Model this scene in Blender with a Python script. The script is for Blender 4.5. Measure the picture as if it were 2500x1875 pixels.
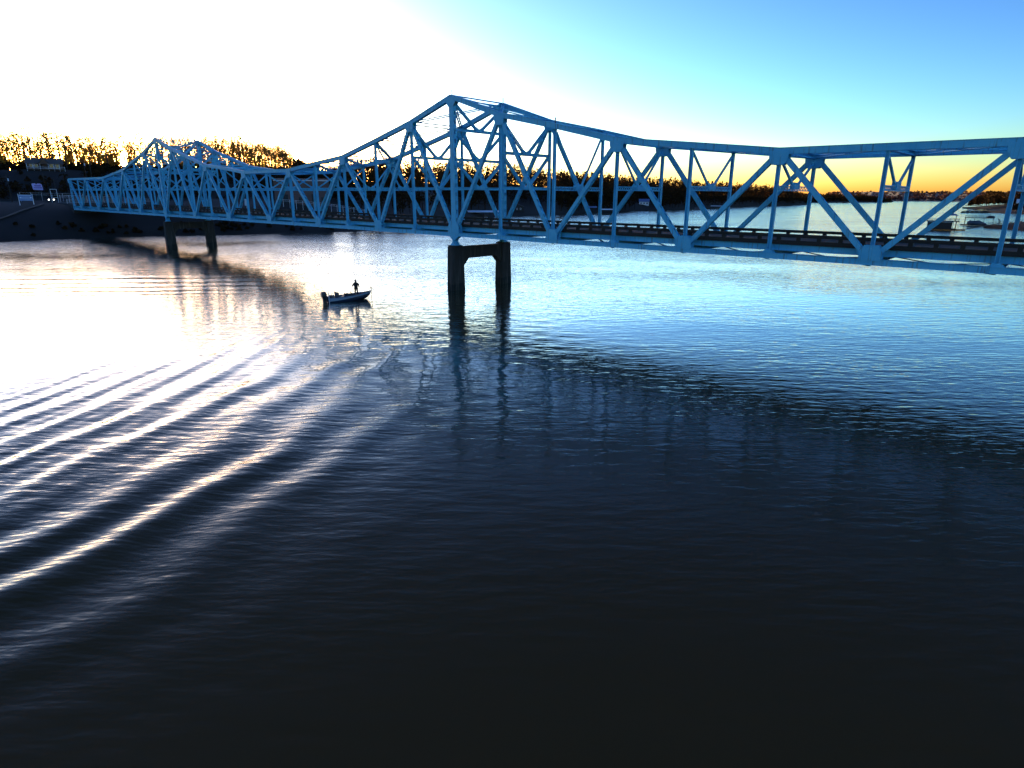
import bpy, bmesh, math, random
import numpy as np
from mathutils import Vector, Matrix

for o in list(bpy.data.objects):
    bpy.data.objects.remove(o, do_unlink=True)
scene = bpy.context.scene
COL = scene.collection
R = math.radians
rnd = random.Random(7)

# ------------------------------------------------------------------ camera
CAM_H = 13.745
cam_d = bpy.data.cameras.new('camera')
cam_d.sensor_width = 36.0
cam_d.lens = 36.0 * 1513.2 / 2500.0
cam_d.clip_start = 0.5
cam_d.clip_end = 30000.0
cam = bpy.data.objects.new('camera', cam_d)
COL.objects.link(cam)
cam.matrix_world = (Matrix.Translation((0, 0, CAM_H)) @ Matrix.Rotation(R(90 - 16.884), 4, 'X')
                    @ Matrix.Rotation(R(0.19), 4, 'Z'))
scene.camera = cam

# ------------------------------------------------------------------ sky, sun, exposure
SUN_AZ, SUN_EL = -30.7, 2.6          # degrees, azimuth measured from +Y towards +X
world = bpy.data.worlds.new('World')
scene.world = world
world.use_nodes = True
wn, wl = world.node_tree.nodes, world.node_tree.links
wn.clear()
sky = wn.new('ShaderNodeTexSky')
sky.sky_type = 'NISHITA'
sky.sun_disc = False
sky.sun_elevation = R(SUN_EL)
sky.sun_rotation = R(SUN_AZ)
sky.altitude = 100
sky.air_density = 0.78
sky.dust_density = 0.6
sky.ozone_density = 3.0
grade = wn.new('ShaderNodeGamma')
grade.inputs[1].default_value = 1.85
hsv = wn.new('ShaderNodeHueSaturation')
hsv.inputs['Saturation'].default_value = 0.98
bg = wn.new('ShaderNodeBackground')
bg.inputs['Strength'].default_value = 0.105
wo = wn.new('ShaderNodeOutputWorld')
wl.new(sky.outputs[0], grade.inputs[0])
wl.new(grade.outputs[0], hsv.inputs['Color'])
balance = wn.new('ShaderNodeMix')          # the photograph's warm white balance
balance.data_type = 'RGBA'
balance.blend_type = 'MULTIPLY'
balance.inputs[0].default_value = 1.0
balance.inputs[7].default_value = (1.13, 0.785, 0.62, 1)
wl.new(hsv.outputs[0], balance.inputs[6])
wl.new(balance.outputs[2], bg.inputs['Color'])
wl.new(bg.outputs[0], wo.inputs[0])

sun_d = bpy.data.lights.new('sun', 'SUN')
sun_d.energy = 4.0
sun_d.angle = R(0.53)
sun_d.color = (1.0, 0.76, 0.40)
sun = bpy.data.objects.new('sun', sun_d)
COL.objects.link(sun)
sdir = Vector((math.sin(R(SUN_AZ)) * math.cos(R(SUN_EL)), math.cos(R(SUN_AZ)) * math.cos(R(SUN_EL)), math.sin(R(SUN_EL))))
sun.rotation_euler = sdir.to_track_quat('Z', 'Y').to_euler()
sun.location = sdir * 500

vs = scene.view_settings
vs.view_transform = 'Standard'
vs.look = 'None'
vs.exposure = 2.62
vs.gamma = 1.0
vs.use_curve_mapping = False
cy = scene.cycles
cy.max_bounces = 6
cy.diffuse_bounces = 2
cy.glossy_bounces = 3
cy.transparent_max_bounces = 8
cy.use_denoising = True
cy.use_adaptive_sampling = True
cy.adaptive_threshold = 0.02
cy.caustics_reflective = False
cy.caustics_refractive = False

# ------------------------------------------------------------------ materials
MATS = {}
def mat(name, col, rough=0.7, var=0.25, scale=3.0, metal=0.0, spec=0.5, bump=0.0, bscale=None, emit=None):
    m = bpy.data.materials.new(name)
    m.use_nodes = True
    nt = m.node_tree
    b = nt.nodes['Principled BSDF']
    b.inputs['Roughness'].default_value = rough
    b.inputs['Metallic'].default_value = metal
    b.inputs['Specular IOR Level'].default_value = spec
    tc = nt.nodes.new('ShaderNodeTexCoord')
    nz = nt.nodes.new('ShaderNodeTexNoise')
    nz.inputs['Scale'].default_value = scale
    nz.inputs['Detail'].default_value = 5
    nt.links.new(tc.outputs['Object'], nz.inputs['Vector'])
    mx = nt.nodes.new('ShaderNodeMix')
    mx.data_type = 'RGBA'
    c = Vector(col)
    lo = c * (1 - var)
    hi = c * (1 + var)
    mx.inputs[6].default_value = (*lo, 1)
    mx.inputs[7].default_value = (*[min(v, 0.95) for v in hi], 1)
    nt.links.new(nz.outputs['Fac'], mx.inputs[0])
    nt.links.new(mx.outputs[2], b.inputs['Base Color'])
    if bump > 0:
        n2 = nt.nodes.new('ShaderNodeTexNoise')
        n2.inputs['Scale'].default_value = bscale or scale * 4
        n2.inputs['Detail'].default_value = 6
        nt.links.new(tc.outputs['Object'], n2.inputs['Vector'])
        bp = nt.nodes.new('ShaderNodeBump')
        bp.inputs['Strength'].default_value = 1.0
        bp.inputs['Distance'].default_value = bump
        nt.links.new(n2.outputs['Fac'], bp.inputs['Height'])
        nt.links.new(bp.outputs[0], b.inputs['Normal'])
    if emit:
        b.inputs['Emission Color'].default_value = (*emit[0], 1)
        b.inputs['Emission Strength'].default_value = emit[1]
    MATS[name] = m
    return m

def steel_paint():
    m = bpy.data.materials.new('blue_bridge_paint')
    m.use_nodes = True
    nt = m.node_tree
    N, L = nt.nodes, nt.links
    b = N['Principled BSDF']
    b.inputs['Roughness'].default_value = 0.55
    b.inputs['Specular IOR Level'].default_value = 0.35
    tc = N.new('ShaderNodeTexCoord')
    n1 = N.new('ShaderNodeTexNoise'); n1.inputs['Scale'].default_value = 0.9; n1.inputs['Detail'].default_value = 6
    n2 = N.new('ShaderNodeTexNoise'); n2.inputs['Scale'].default_value = 9.0; n2.inputs['Detail'].default_value = 4
    mp = N.new('ShaderNodeMapping'); mp.inputs['Scale'].default_value = (5.0, 5.0, 0.35)
    n3 = N.new('ShaderNodeTexNoise'); n3.inputs['Scale'].default_value = 1.0; n3.inputs['Detail'].default_value = 5
    L.new(tc.outputs['Object'], n1.inputs['Vector'])
    L.new(tc.outputs['Object'], n2.inputs['Vector'])
    L.new(tc.outputs['Object'], mp.inputs['Vector'])
    L.new(mp.outputs[0], n3.inputs['Vector'])
    a = N.new('ShaderNodeMix'); a.data_type = 'RGBA'
    a.inputs[6].default_value = (0.06, 0.46, 0.74, 1)
    a.inputs[7].default_value = (0.17, 0.66, 0.88, 1)
    L.new(n1.outputs['Fac'], a.inputs[0])
    # chalky weathered flecks and rusty run-off streaks
    r1 = N.new('ShaderNodeValToRGB'); r1.color_ramp.elements[0].position = 0.60; r1.color_ramp.elements[1].position = 0.80
    L.new(n2.outputs['Fac'], r1.inputs[0])
    c = N.new('ShaderNodeMix'); c.data_type = 'RGBA'
    c.inputs[7].default_value = (0.36, 0.68, 0.82, 1)
    L.new(r1.outputs[0], c.inputs[0]); L.new(a.outputs[2], c.inputs[6])
    r2 = N.new('ShaderNodeValToRGB'); r2.color_ramp.elements[0].position = 0.57; r2.color_ramp.elements[1].position = 0.80
    L.new(n3.outputs['Fac'], r2.inputs[0])
    d = N.new('ShaderNodeMix'); d.data_type = 'RGBA'
    d.inputs[7].default_value = (0.11, 0.085, 0.07, 1)
    L.new(r2.outputs[0], d.inputs[0]); L.new(c.outputs[2], d.inputs[6])
    L.new(d.outputs[2], b.inputs['Base Color'])
    MATS['paint'] = m
steel_paint()
mat('concrete', (0.042, 0.034, 0.027), 0.9, 0.45, 0.7, bump=0.02, bscale=6)
def pier_mat():
    m = MATS['concrete']; nt = m.node_tree; N, L = nt.nodes, nt.links
    b = N['Principled BSDF']; src = b.inputs['Base Color'].links[0].from_socket
    tc = N.new('ShaderNodeTexCoord'); sx = N.new('ShaderNodeSeparateXYZ'); L.new(tc.outputs['Object'], sx.inputs[0])
    nz = N.new('ShaderNodeTexNoise'); nz.inputs['Scale'].default_value = 0.9; L.new(tc.outputs['Object'], nz.inputs['Vector'])
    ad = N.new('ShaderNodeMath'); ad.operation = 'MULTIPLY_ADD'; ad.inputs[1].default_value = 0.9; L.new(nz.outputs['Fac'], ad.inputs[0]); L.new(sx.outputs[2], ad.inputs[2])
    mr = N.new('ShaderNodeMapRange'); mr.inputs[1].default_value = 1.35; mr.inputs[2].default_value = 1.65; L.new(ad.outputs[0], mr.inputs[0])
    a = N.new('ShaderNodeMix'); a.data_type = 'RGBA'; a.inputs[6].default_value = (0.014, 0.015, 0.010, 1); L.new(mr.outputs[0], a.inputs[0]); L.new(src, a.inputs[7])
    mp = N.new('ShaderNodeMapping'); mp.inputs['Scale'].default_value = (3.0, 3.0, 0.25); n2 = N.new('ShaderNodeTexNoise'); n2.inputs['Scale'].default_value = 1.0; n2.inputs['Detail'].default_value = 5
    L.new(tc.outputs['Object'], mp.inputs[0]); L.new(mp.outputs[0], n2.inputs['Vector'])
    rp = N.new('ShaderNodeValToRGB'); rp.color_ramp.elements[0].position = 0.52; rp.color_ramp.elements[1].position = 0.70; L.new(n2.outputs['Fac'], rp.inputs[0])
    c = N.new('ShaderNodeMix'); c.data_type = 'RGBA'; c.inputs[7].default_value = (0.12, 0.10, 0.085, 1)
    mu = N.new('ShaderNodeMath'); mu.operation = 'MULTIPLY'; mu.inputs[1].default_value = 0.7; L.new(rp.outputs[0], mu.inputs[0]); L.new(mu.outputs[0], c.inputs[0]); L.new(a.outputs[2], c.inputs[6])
    L.new(c.outputs[2], b.inputs['Base Color'])
pier_mat()
mat('rail_concrete', (0.040, 0.029, 0.021), 0.9, 0.4, 1.2)
mat('asphalt', (0.05, 0.05, 0.05), 0.95, 0.3, 2.0)
mat('dark_steel', (0.05, 0.055, 0.06), 0.6, 0.2, 2.0)

# ------------------------------------------------------------------ mesh helpers
class MB:
    def __init__(self):
        self.v, self.f = [], []
    def quadbox(self, c):
        i = len(self.v)
        self.v += [tuple(p) for p in c]
        self.f += [(i, i+3, i+2, i+1), (i+4, i+5, i+6, i+7), (i, i+1, i+5, i+4), (i+1, i+2, i+6, i+5), (i+2, i+3, i+7, i+6), (i+3, i, i+4, i+7)]
    def box(self, x0, x1, y0, y1, z0, z1):
        self.quadbox([(x0,y0,z0),(x1,y0,z0),(x1,y1,z0),(x0,y1,z0),(x0,y0,z1),(x1,y0,z1),(x1,y1,z1),(x0,y1,z1)])
        return self
    def bar(self, p0, p1, a, b, ref=(0,1,0), off=(0,0)):
        """rectangular bar from p0 to p1; a is its size along ref, b its size square to that; off shifts it in that frame"""
        p0, p1 = Vector(p0), Vector(p1)
        t = (p1 - p0).normalized()
        u = Vector(ref); u = (u - t * u.dot(t)).normalized()
        w = t.cross(u)
        o = u * off[0] + w * off[1]
        c = []
        for p in (p0, p1):
            for s, q in ((-1,-1),(1,-1),(1,1),(-1,1)):
                c.append(p + o + u * (s * a / 2) + w * (q * b / 2))
        self.quadbox(c)
        return self
    def tube(self, pts, rad, n=6, cap=True):
        pts = [Vector(p) for p in pts]
        if not hasattr(rad, '__len__'): rad = [rad] * len(pts)
        base = len(self.v)
        for i, p in enumerate(pts):
            t = (pts[min(i+1, len(pts)-1)] - pts[max(i-1, 0)]).normalized()
            u = t.orthogonal().normalized() if abs(t.z) < 0.9 else Vector((1,0,0)).cross(t).normalized()
            w = t.cross(u)
            for k in range(n):
                a = 2 * math.pi * k / n
                self.v.append(tuple(p + (u * math.cos(a) + w * math.sin(a)) * rad[i]))
        for i in range(len(pts) - 1):
            for k in range(n):
                a0, a1 = base + i*n + k, base + i*n + (k+1) % n
                self.f.append((a0, a1, a1 + n, a0 + n))
        if cap:
            self.f.append(tuple(base + k for k in reversed(range(n))))
            self.f.append(tuple(base + (len(pts)-1)*n + k for k in range(n)))
        return self
    def extrude(self, poly, d0, d1):
        """poly: list of 3D points, extruded from +d0 to +d1 (vectors)"""
        d0, d1 = Vector(d0), Vector(d1)
        i, n = len(self.v), len(poly)
        self.v += [tuple(Vector(p) + d0) for p in poly] + [tuple(Vector(p) + d1) for p in poly]
        self.f.append(tuple(range(i + n - 1, i - 1, -1)))
        self.f.append(tuple(range(i + n, i + 2 * n)))
        for k in range(n):
            k2 = (k + 1) % n
            self.f.append((i + k, i + k2, i + n + k2, i + n + k))
        return self
    def loft(self, rings, cap=True):
        base = len(self.v); n = len(rings[0])
        for r in rings: self.v += [tuple(p) for p in r]
        for i in range(len(rings) - 1):
            for k in range(n):
                a0, a1 = base + i*n + k, base + i*n + (k+1) % n
                self.f.append((a0, a1, a1 + n, a0 + n))
        if cap:
            self.f.append(tuple(base + k for k in reversed(range(n))))
            self.f.append(tuple(base + (len(rings)-1)*n + k for k in range(n)))
        return self
    def mesh(self, name, m, smooth=False, fix=True):
        me = bpy.data.meshes.new(name)
        me.from_pydata(self.v, [], self.f)
        if fix:
            bm = bmesh.new(); bm.from_mesh(me)
            bmesh.ops.recalc_face_normals(bm, faces=bm.faces)
            bm.to_mesh(me); bm.free()
        if m is not None: me.materials.append(MATS[m] if isinstance(m, str) else m)
        if smooth:
            me.polygons.foreach_set('use_smooth', [True] * len(me.polygons))
        me.update()
        return me
    def build(self, name, m, parent=None, smooth=False, loc=None, fix=True):
        o = bpy.data.objects.new(name, self.mesh(name, m, smooth, fix))
        COL.objects.link(o)
        if parent is not None: o.parent = parent
        if loc is not None: o.location = loc
        return o

def tag(o, label=None, cat=None, group=None, kind=None):
    if label: o['label'] = label
    if cat: o['category'] = cat
    if group: o['group'] = group
    if kind: o['kind'] = kind
    return o
def empty(name, loc=(0,0,0), rz=0.0, label=None, cat=None, group=None):
    o = bpy.data.objects.new(name, None)
    COL.objects.link(o)
    o.location = loc
    o.rotation_euler = (0, 0, rz)
    o.empty_display_size = 0.5
    return tag(o, label, cat, group)
def add(name, mesh, parent, loc=None):
    o = bpy.data.objects.new(name, mesh)
    COL.objects.link(o)
    o.parent = parent
    if loc is not None: o.location = loc
    return o
def copy_tree(o, parent=None):
    c = o.copy(); COL.objects.link(c)
    if parent is not None: c.parent = parent
    for ch in list(o.children): copy_tree(ch, c)
    return c

# ------------------------------------------------------------------ water
def water_height(x, y):
    """wake of the fishing boat: diverging crests towards the camera's left, a second arm far left"""
    yc = np.clip(y, 8, 70)
    c = -7.4 - 205.0 / (yc + 1.0) + 0.015 * (yc - 30)
    u = c - x
    knots = np.array([-40, -14.2, -9.4, -4.7, 0, 3.9, 8.6, 12.6, 15.8, 18.6, 21.2, 23.6, 25.8, 40])
    ph = np.interp(u, knots, np.array([-7, -3, -2, -1, 0, 1, 2, 3, 4, 5, 6, 7, 8, 16.]))
    wob = 0.10 * np.sin(0.23 * y + 0.4 * u) + 0.07 * np.sin(0.61 * y - 0.3 * u + 1.0)
    amp = np.interp(u, [-14, -8, -4.7, -1, 4, 9, 14, 20, 26, 32], [0, 0.012, 0.044, 0.084, 0.088, 0.060, 0.044, 0.026, 0.014, 0])
    amp *= np.interp(y, [4, 10, 40, 52, 66], [1, 1, 0.85, 0.45, 0]) * (1 + 0.25 * np.sin(0.11 * y + u * 0.21))
    s = np.cos(2 * np.pi * (ph + wob))
    h = amp * (s + 0.12 * s * s)
    fam = np.interp(u, [1, 6, 12, 22, 32, 40], [0, 0.6, 1, 1, 0.5, 0]) * np.interp(y, [10, 24, 40, 60, 72], [0.3, 1, 1, 0.7, 0])
    h = h + fam * (0.016 * np.cos(2 * np.pi * (2.0 * ph + 0.3 * np.sin(0.17 * y))) + 0.010 * np.cos(2 * np.pi * (0.62 * u - 0.09 * y + 0.4 * np.sin(0.12 * y))))
    h = h + np.interp(u, [-22, -14, -6, 4, 12], [0, 1, 1, 1, 0]) * np.interp(y, [14, 26, 50, 72, 84], [0, 0.5, 1, 1, 0]) * (0.007 * np.cos(2.1 * y + 0.9 * x + 0.8 * np.sin(0.4 * x)) + 0.006 * np.cos(1.5 * y - 1.3 * x + 0.7 * np.sin(0.33 * y)))
    # far arm
    yb = y - 0.095 * (x + 45)
    ph2 = np.interp(yb, [80, 88, 92, 96.5, 101.3, 107, 113, 122], [-4.4, -1.2, 0, 1, 2, 3, 4, 5.2])
    a2 = np.interp(yb, [84, 90, 97, 106, 111, 117], [0, 0.025, 0.05, 0.065, 0.035, 0]) * np.interp(x, [-130, -95, -55, -38, -28], [0.2, 1, 1, 0.45, 0])
    h = h + a2 * np.cos(2 * np.pi * (ph2 + 0.06 * np.sin(0.31 * x)))
    return h

def spaced(lo, dlo, dhi, hi, step, n, mid=None):
    a = -np.geomspace(1, abs(lo - dlo) + 1, n)[::-1] + 1 + dlo
    b = np.geomspace(1, abs(hi - dhi) + 1, n) - 1 + dhi
    c = np.arange(dlo, dhi + 1e-6, step) if mid is None else mid
    return np.concatenate([a[:-1], c, b[1:]])
xs = spaced(-9000, -112, 22, 9000, 0.4, 26)
ys = spaced(-600, 7, 122, 9000, 0.4, 26)
GX, GY = np.meshgrid(xs, ys)
GZ = water_height(GX, GY)
nx, ny = len(xs), len(ys)
wv = np.stack([GX.ravel(), GY.ravel(), GZ.ravel()], 1)
ii = (np.arange(ny - 1)[:, None] * nx + np.arange(nx - 1)[None, :]).ravel()
wf = np.stack([ii, ii + 1, ii + 1 + nx, ii + nx], 1)
me = bpy.data.meshes.new('water')
me.vertices.add(len(wv)); me.vertices.foreach_set('co', wv.ravel())
me.loops.add(wf.size); me.loops.foreach_set('vertex_index', wf.ravel())
me.polygons.add(len(wf)); me.polygons.foreach_set('loop_start', np.arange(len(wf)) * 4)
me.polygons.foreach_set('use_smooth', np.ones(len(wf), bool))
me.update(calc_edges=True)
def water_mat():
    m = bpy.data.materials.new('lake_water'); m.use_nodes = True
    nt = m.node_tree; N, L = nt.nodes, nt.links
    N.clear()
    out = N.new('ShaderNodeOutputMaterial')
    body = N.new('ShaderNodeBsdfDiffuse'); body.inputs['Color'].default_value = (0.066, 0.044, 0.0165, 1)
    b = N.new('ShaderNodeBsdfGlossy'); b.inputs['Color'].default_value = (0.94, 1.0, 0.94, 1)
    fr = N.new('ShaderNodeFresnel'); fr.inputs['IOR'].default_value = 1.34
    mp_ = N.new('ShaderNodeMath'); mp_.operation = 'POWER'; mp_.inputs[1].default_value = 1.85
    ma = N.new('ShaderNodeMath'); ma.operation = 'MULTIPLY'; ma.use_clamp = True; ma.inputs[1].default_value = 4.7
    L.new(fr.outputs[0], mp_.inputs[0]); L.new(mp_.outputs[0], ma.inputs[0])
    mixs = N.new('ShaderNodeMixShader')
    L.new(ma.outputs[0], mixs.inputs[0]); L.new(body.outputs[0], mixs.inputs[1]); L.new(b.outputs[0], mixs.inputs[2]); L.new(mixs.outputs[0], out.inputs[0])
    tc = N.new('ShaderNodeTexCoord')
    def noise(sx, sy, rot, detail, rough=0.5):
        mp = N.new('ShaderNodeMapping'); mp.inputs['Scale'].default_value = (sx, sy, 1); mp.inputs['Rotation'].default_value = (0, 0, R(rot))
        n = N.new('ShaderNodeTexNoise'); n.inputs['Scale'].default_value = 1; n.inputs['Detail'].default_value = detail; n.inputs['Roughness'].default_value = rough
        L.new(tc.outputs['Object'], mp.inputs['Vector']); L.new(mp.outputs[0], n.inputs['Vector'])
        return n.outputs['Fac']
    def math_(op, a, b_):
        n = N.new('ShaderNodeMath'); n.operation = op
        for i, v in enumerate((a, b_)):
            if isinstance(v, (int, float)): n.inputs[i].default_value = v
            else: L.new(v, n.inputs[i])
        return n.outputs[0]
    big = noise(0.16, 0.55, -8, 2)          # metre-long ripples, crests across the view
    mid = noise(0.55, 1.7, 6, 2)
    fine = noise(2.2, 5.5, -5, 3)
    patch = noise(0.018, 0.035, 20, 2)      # calmer and rougher patches
    pr = N.new('ShaderNodeMapRange'); pr.inputs[1].default_value = 0.35; pr.inputs[2].default_value = 0.65; pr.inputs[3].default_value = 0.45; pr.inputs[4].default_value = 1.25
    L.new(patch, pr.inputs[0])
    h = math_('ADD', math_('MULTIPLY', big, 0.044), math_('ADD', math_('MULTIPLY', mid, 0.050), math_('MULTIPLY', fine, 0.009)))
    # open water beyond the bridge is ruffled by the wind, the near reach is calmer
    sx = N.new('ShaderNodeSeparateXYZ'); L.new(tc.outputs['Object'], sx.inputs[0])
    wind = N.new('ShaderNodeMapRange'); wind.inputs[1].default_value = 75; wind.inputs[2].default_value = 190; wind.inputs[3].default_value = 1.0; wind.inputs[4].default_value = 3.4
    L.new(sx.outputs[1], wind.inputs[0])
    h = math_('MULTIPLY', math_('MULTIPLY', h, pr.outputs[0]), wind.outputs[0])
    rg = N.new('ShaderNodeMapRange'); rg.inputs[1].default_value = 60; rg.inputs[2].default_value = 230; rg.inputs[3].default_value = 0.03; rg.inputs[4].default_value = 0.09
    L.new(sx.outputs[1], rg.inputs[0]); L.new(rg.outputs[0], b.inputs['Roughness'])
    bp = N.new('ShaderNodeBump'); bp.inputs['Strength'].default_value = 1; bp.inputs['Distance'].default_value = 1
    L.new(h, bp.inputs['Height']); L.new(bp.outputs[0], b.inputs['Normal']); L.new(bp.outputs[0], fr.inputs['Normal'])
    return m
me.materials.append(water_mat())
water = bpy.data.objects.new('lake_water', me); COL.objects.link(water)
tag(water, 'dark rippled lake water with a curling boat wake', 'water', kind='structure')

# ------------------------------------------------------------------ truss bridge
BX, BY, BAZ = -8.533, 94.838, -0.7333
LP, TW = 9.2613, 10.5                     # panel length, distance between the two trusses
K0, K1 = -21, 9
HA = [18.57, 15.59, 13.66, 11.55, 10.64, 9.70]
HM = [18.57, 15.76, 13.59, 11.52, 10.69, 9.71, 9.71]
def zb(k): return 8.579 - 0.0299 * (k + 6)
def hh(k):
    if k >= 0: return HA[min(k, 5)]
    if k >= -6: return HM[-k]
    if k >= -12: return HM[k + 12]
    return HA[min(-12 - k, 5)]
def off(k): return min(abs(k), abs(k + 12))
def JB(k, s): return Vector((k * LP, s * TW, zb(k)))
def JT(k, s): return Vector((k * LP, s * TW, zb(k) + hh(k)))

bridge = empty('truss_bridge', (BX, BY, 0), BAZ, 'long blue steel cantilever truss bridge with two peaked towers crossing the lake', 'bridge')

def plain(p0, p1, w, d):
    return MB().bar(p0, p1, w, d)
def built_up(p0, p1, w, d, pitch=1.0, hole=0.52):
    """box member: two solid side plates and two perforated cover plates"""
    p0, p1 = Vector(p0), Vector(p1)
    m = MB(); L_ = (p1 - p0).length; t = (p1 - p0) / L_
    for s in (-1, 1):
        m.bar(p0, p1, 0.03, d, off=(s * (w / 2 - 0.015), 0))
    for s in (-1, 1):
        o2 = s * (d / 2 - 0.035)
        for e in (-1, 1):
            m.bar(p0, p1, w * 0.24, 0.024, off=(e * w * 0.365, o2))
        n = max(2, int(L_ / pitch)); step = L_ / n
        for i in range(n + 1):
            c = p0 + t * (i * step)
            a = c - t * min(i * step, (step - hole) / 2); b = c + t * min(L_ - i * step, (step - hole) / 2)
            m.bar(a, b, w * 0.50, 0.02, off=(0, o2))
    return m
def channel(p0, p1, w, d, ref=(0, 1, 0)):
    """H member: two flanges square to the road and a thin web"""
    m = MB()
    for s in (-1, 1):
        m.bar(p0, p1, w, 0.04, ref=ref, off=(0, s * (d / 2 - 0.02)))
    m.bar(p0, p1, 0.035, d - 0.08, ref=ref)
    return m
def laced(p0, p1, w, d, ref, step=0.55, c=0.07):
    """light lattice strut: four corner angles with zigzag lacing on the two wide faces"""
    p0, p1 = Vector(p0), Vector(p1)
    m = MB(); L_ = (p1 - p0).length; t = (p1 - p0) / L_
    u = Vector(ref); u = (u - t * u.dot(t)).normalized(); v = t.cross(u)
    for s in (-1, 1):
        for q_ in (-1, 1):
            m.bar(p0, p1, c, c, ref=ref, off=(s * (w - c) / 2, q_ * (d - c) / 2))
    n = max(4, int(L_ / step))
    for s in (-1, 1):
        for i in range(n):
            a = p0 + t * (L_ * i / n) + u * (s * (w / 2 - c / 2)) + v * ((d - c) / 2 * (1 if i % 2 else -1))
            b = p0 + t * (L_ * (i + 1) / n) + u * (s * (w / 2 - c / 2)) + v * ((d - c) / 2 * (-1 if i % 2 else 1))
            m.bar(a, b, 0.03, 0.095, ref=u)
    return m

for s in (0, 1):
    sy = -1 if s == 0 else 1
    for k in range(K0, K1):
        # chords, panel by panel; odd panels a touch wider so that neighbours never share a plane
        e = 0.004 * (k % 2)
        a, b = JT(k, s), JT(k + 1, s)
        m = MB(); m.bar(a, b, 0.62 - e, 0.60 - e)
        m.bar(a, b, 0.74, 0.035, off=(0, 0.31 if (b - a).cross(Vector((0,1,0))).z > 0 else -0.31))
        o = m.build('top_chord', 'paint', bridge)
        dz = Vector((0, 0, -0.17))
        m = MB(); m.bar(JB(k, s) + dz, JB(k + 1, s) + dz, 0.56 - e, 0.50 - e)
        m.bar(JB(k, s) + dz, JB(k + 1, s) + dz, 0.68, 0.03, off=(0, 0.262)); m.bar(JB(k, s) + dz, JB(k + 1, s) + dz, 0.66, 0.03, off=(0, -0.262))
        m.build('bottom_chord', 'paint', bridge)
    for k in range(K0, K1 + 1):
        o_ = off(k)
        b0 = JB(k, s) + Vector((0, 0, 0.05)); t0 = JT(k, s) - Vector((0, 0, 0.25))
        if o_ == 0: m = built_up(b0, t0, 0.62, 0.86, 1.15, 0.55)
        elif k in (K0, K1): m = built_up(b0, t0, 0.5, 0.5, 1.0, 0.45)
        elif k % 2 == 0 and o_ > 1: m = channel(b0, t0, 0.38, 0.31)
        else: m = channel(b0, t0, 0.38, 0.33)
        m.build('vertical_post', 'paint', bridge)
        # gusset plates
        g = MB()
        if k % 2 == 0:     # bottom node
            w_, h_ = (0.95, 1.35) if o_ else (1.15, 1.75)
            poly = [(-w_, 0, -0.03), (w_, 0, -0.03), (w_, 0, 0.55 * h_), (0.62 * w_, 0, h_), (0.30 * w_, 0, 1.18 * h_ - 0.25), (-0.30 * w_, 0, 1.18 * h_ - 0.25), (-0.62 * w_, 0, h_), (-w_, 0, 0.55 * h_)]
            ctr = JB(k, s)
        else:              # top node
            w_, h_ = (0.95, 1.25)
            sl = (JT(min(k + 1, K1), s).z - JT(max(k - 1, K0), s).z) / ((min(k + 1, K1) - max(k - 1, K0)) * LP)
            poly = [(-w_, 0, -w_ * sl), (w_, 0, w_ * sl), (w_ * 0.95, 0, -0.55 * h_ + w_ * sl), (0.6 * w_, 0, -h_), (-0.6 * w_, 0, -h_), (-w_ * 0.95, 0, -0.55 * h_ - w_ * sl)]
            ctr = JT(k, s)
        poly = [Vector(p) + ctr for p in poly]
        for q_ in (-1, 1):
            g.extrude(poly, (0, q_ * 0.335, 0), (0, q_ * 0.365, 0))
        g.build('gusset_plate', 'paint', bridge)
        if k % 2 == 1:     # small foot plate of the hanger
            f = MB(); c = JB(k, s)
            for q_ in (-1, 1):
                f.extrude([c + Vector(p) for p in ((-0.62, 0, 0.09), (0.62, 0, 0.09), (0.25, 0, 0.42), (-0.25, 0, 0.42))], (0, q_ * 0.25, 0), (0, q_ * 0.28, 0))
            f.build('foot_plate', 'paint', bridge)
        elif o_ == 0:
            f = MB(); c = JT(k, s)
            for q_ in (-1, 1):
                f.extrude([c + Vector(p) for p in ((-1.0, 0, -0.62), (0, 0, 0.1), (1.0, 0, -0.62), (0.5, 0, -1.25), (-0.5, 0, -1.25))], (0, q_ * 0.335, 0), (0, q_ * 0.365, 0))
            f.build('gusset_plate', 'paint', bridge)
    for k in range(K0, K1):
        # Warren diagonals: odd joints meet the top chord, even joints the bottom chord
        bk, tk = (k, k + 1) if k % 2 == 0 else (k + 1, k)
        p0, p1 = JB(bk, s), JT(tk, s)
        d_ = (p1 - p0).normalized()
        m = built_up(p0 + d_ * 0.7, p1 - d_ * 0.55, 0.52, 0.47, 1.0, 0.46)
        m.build('diagonal_brace', 'paint', bridge)

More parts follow.
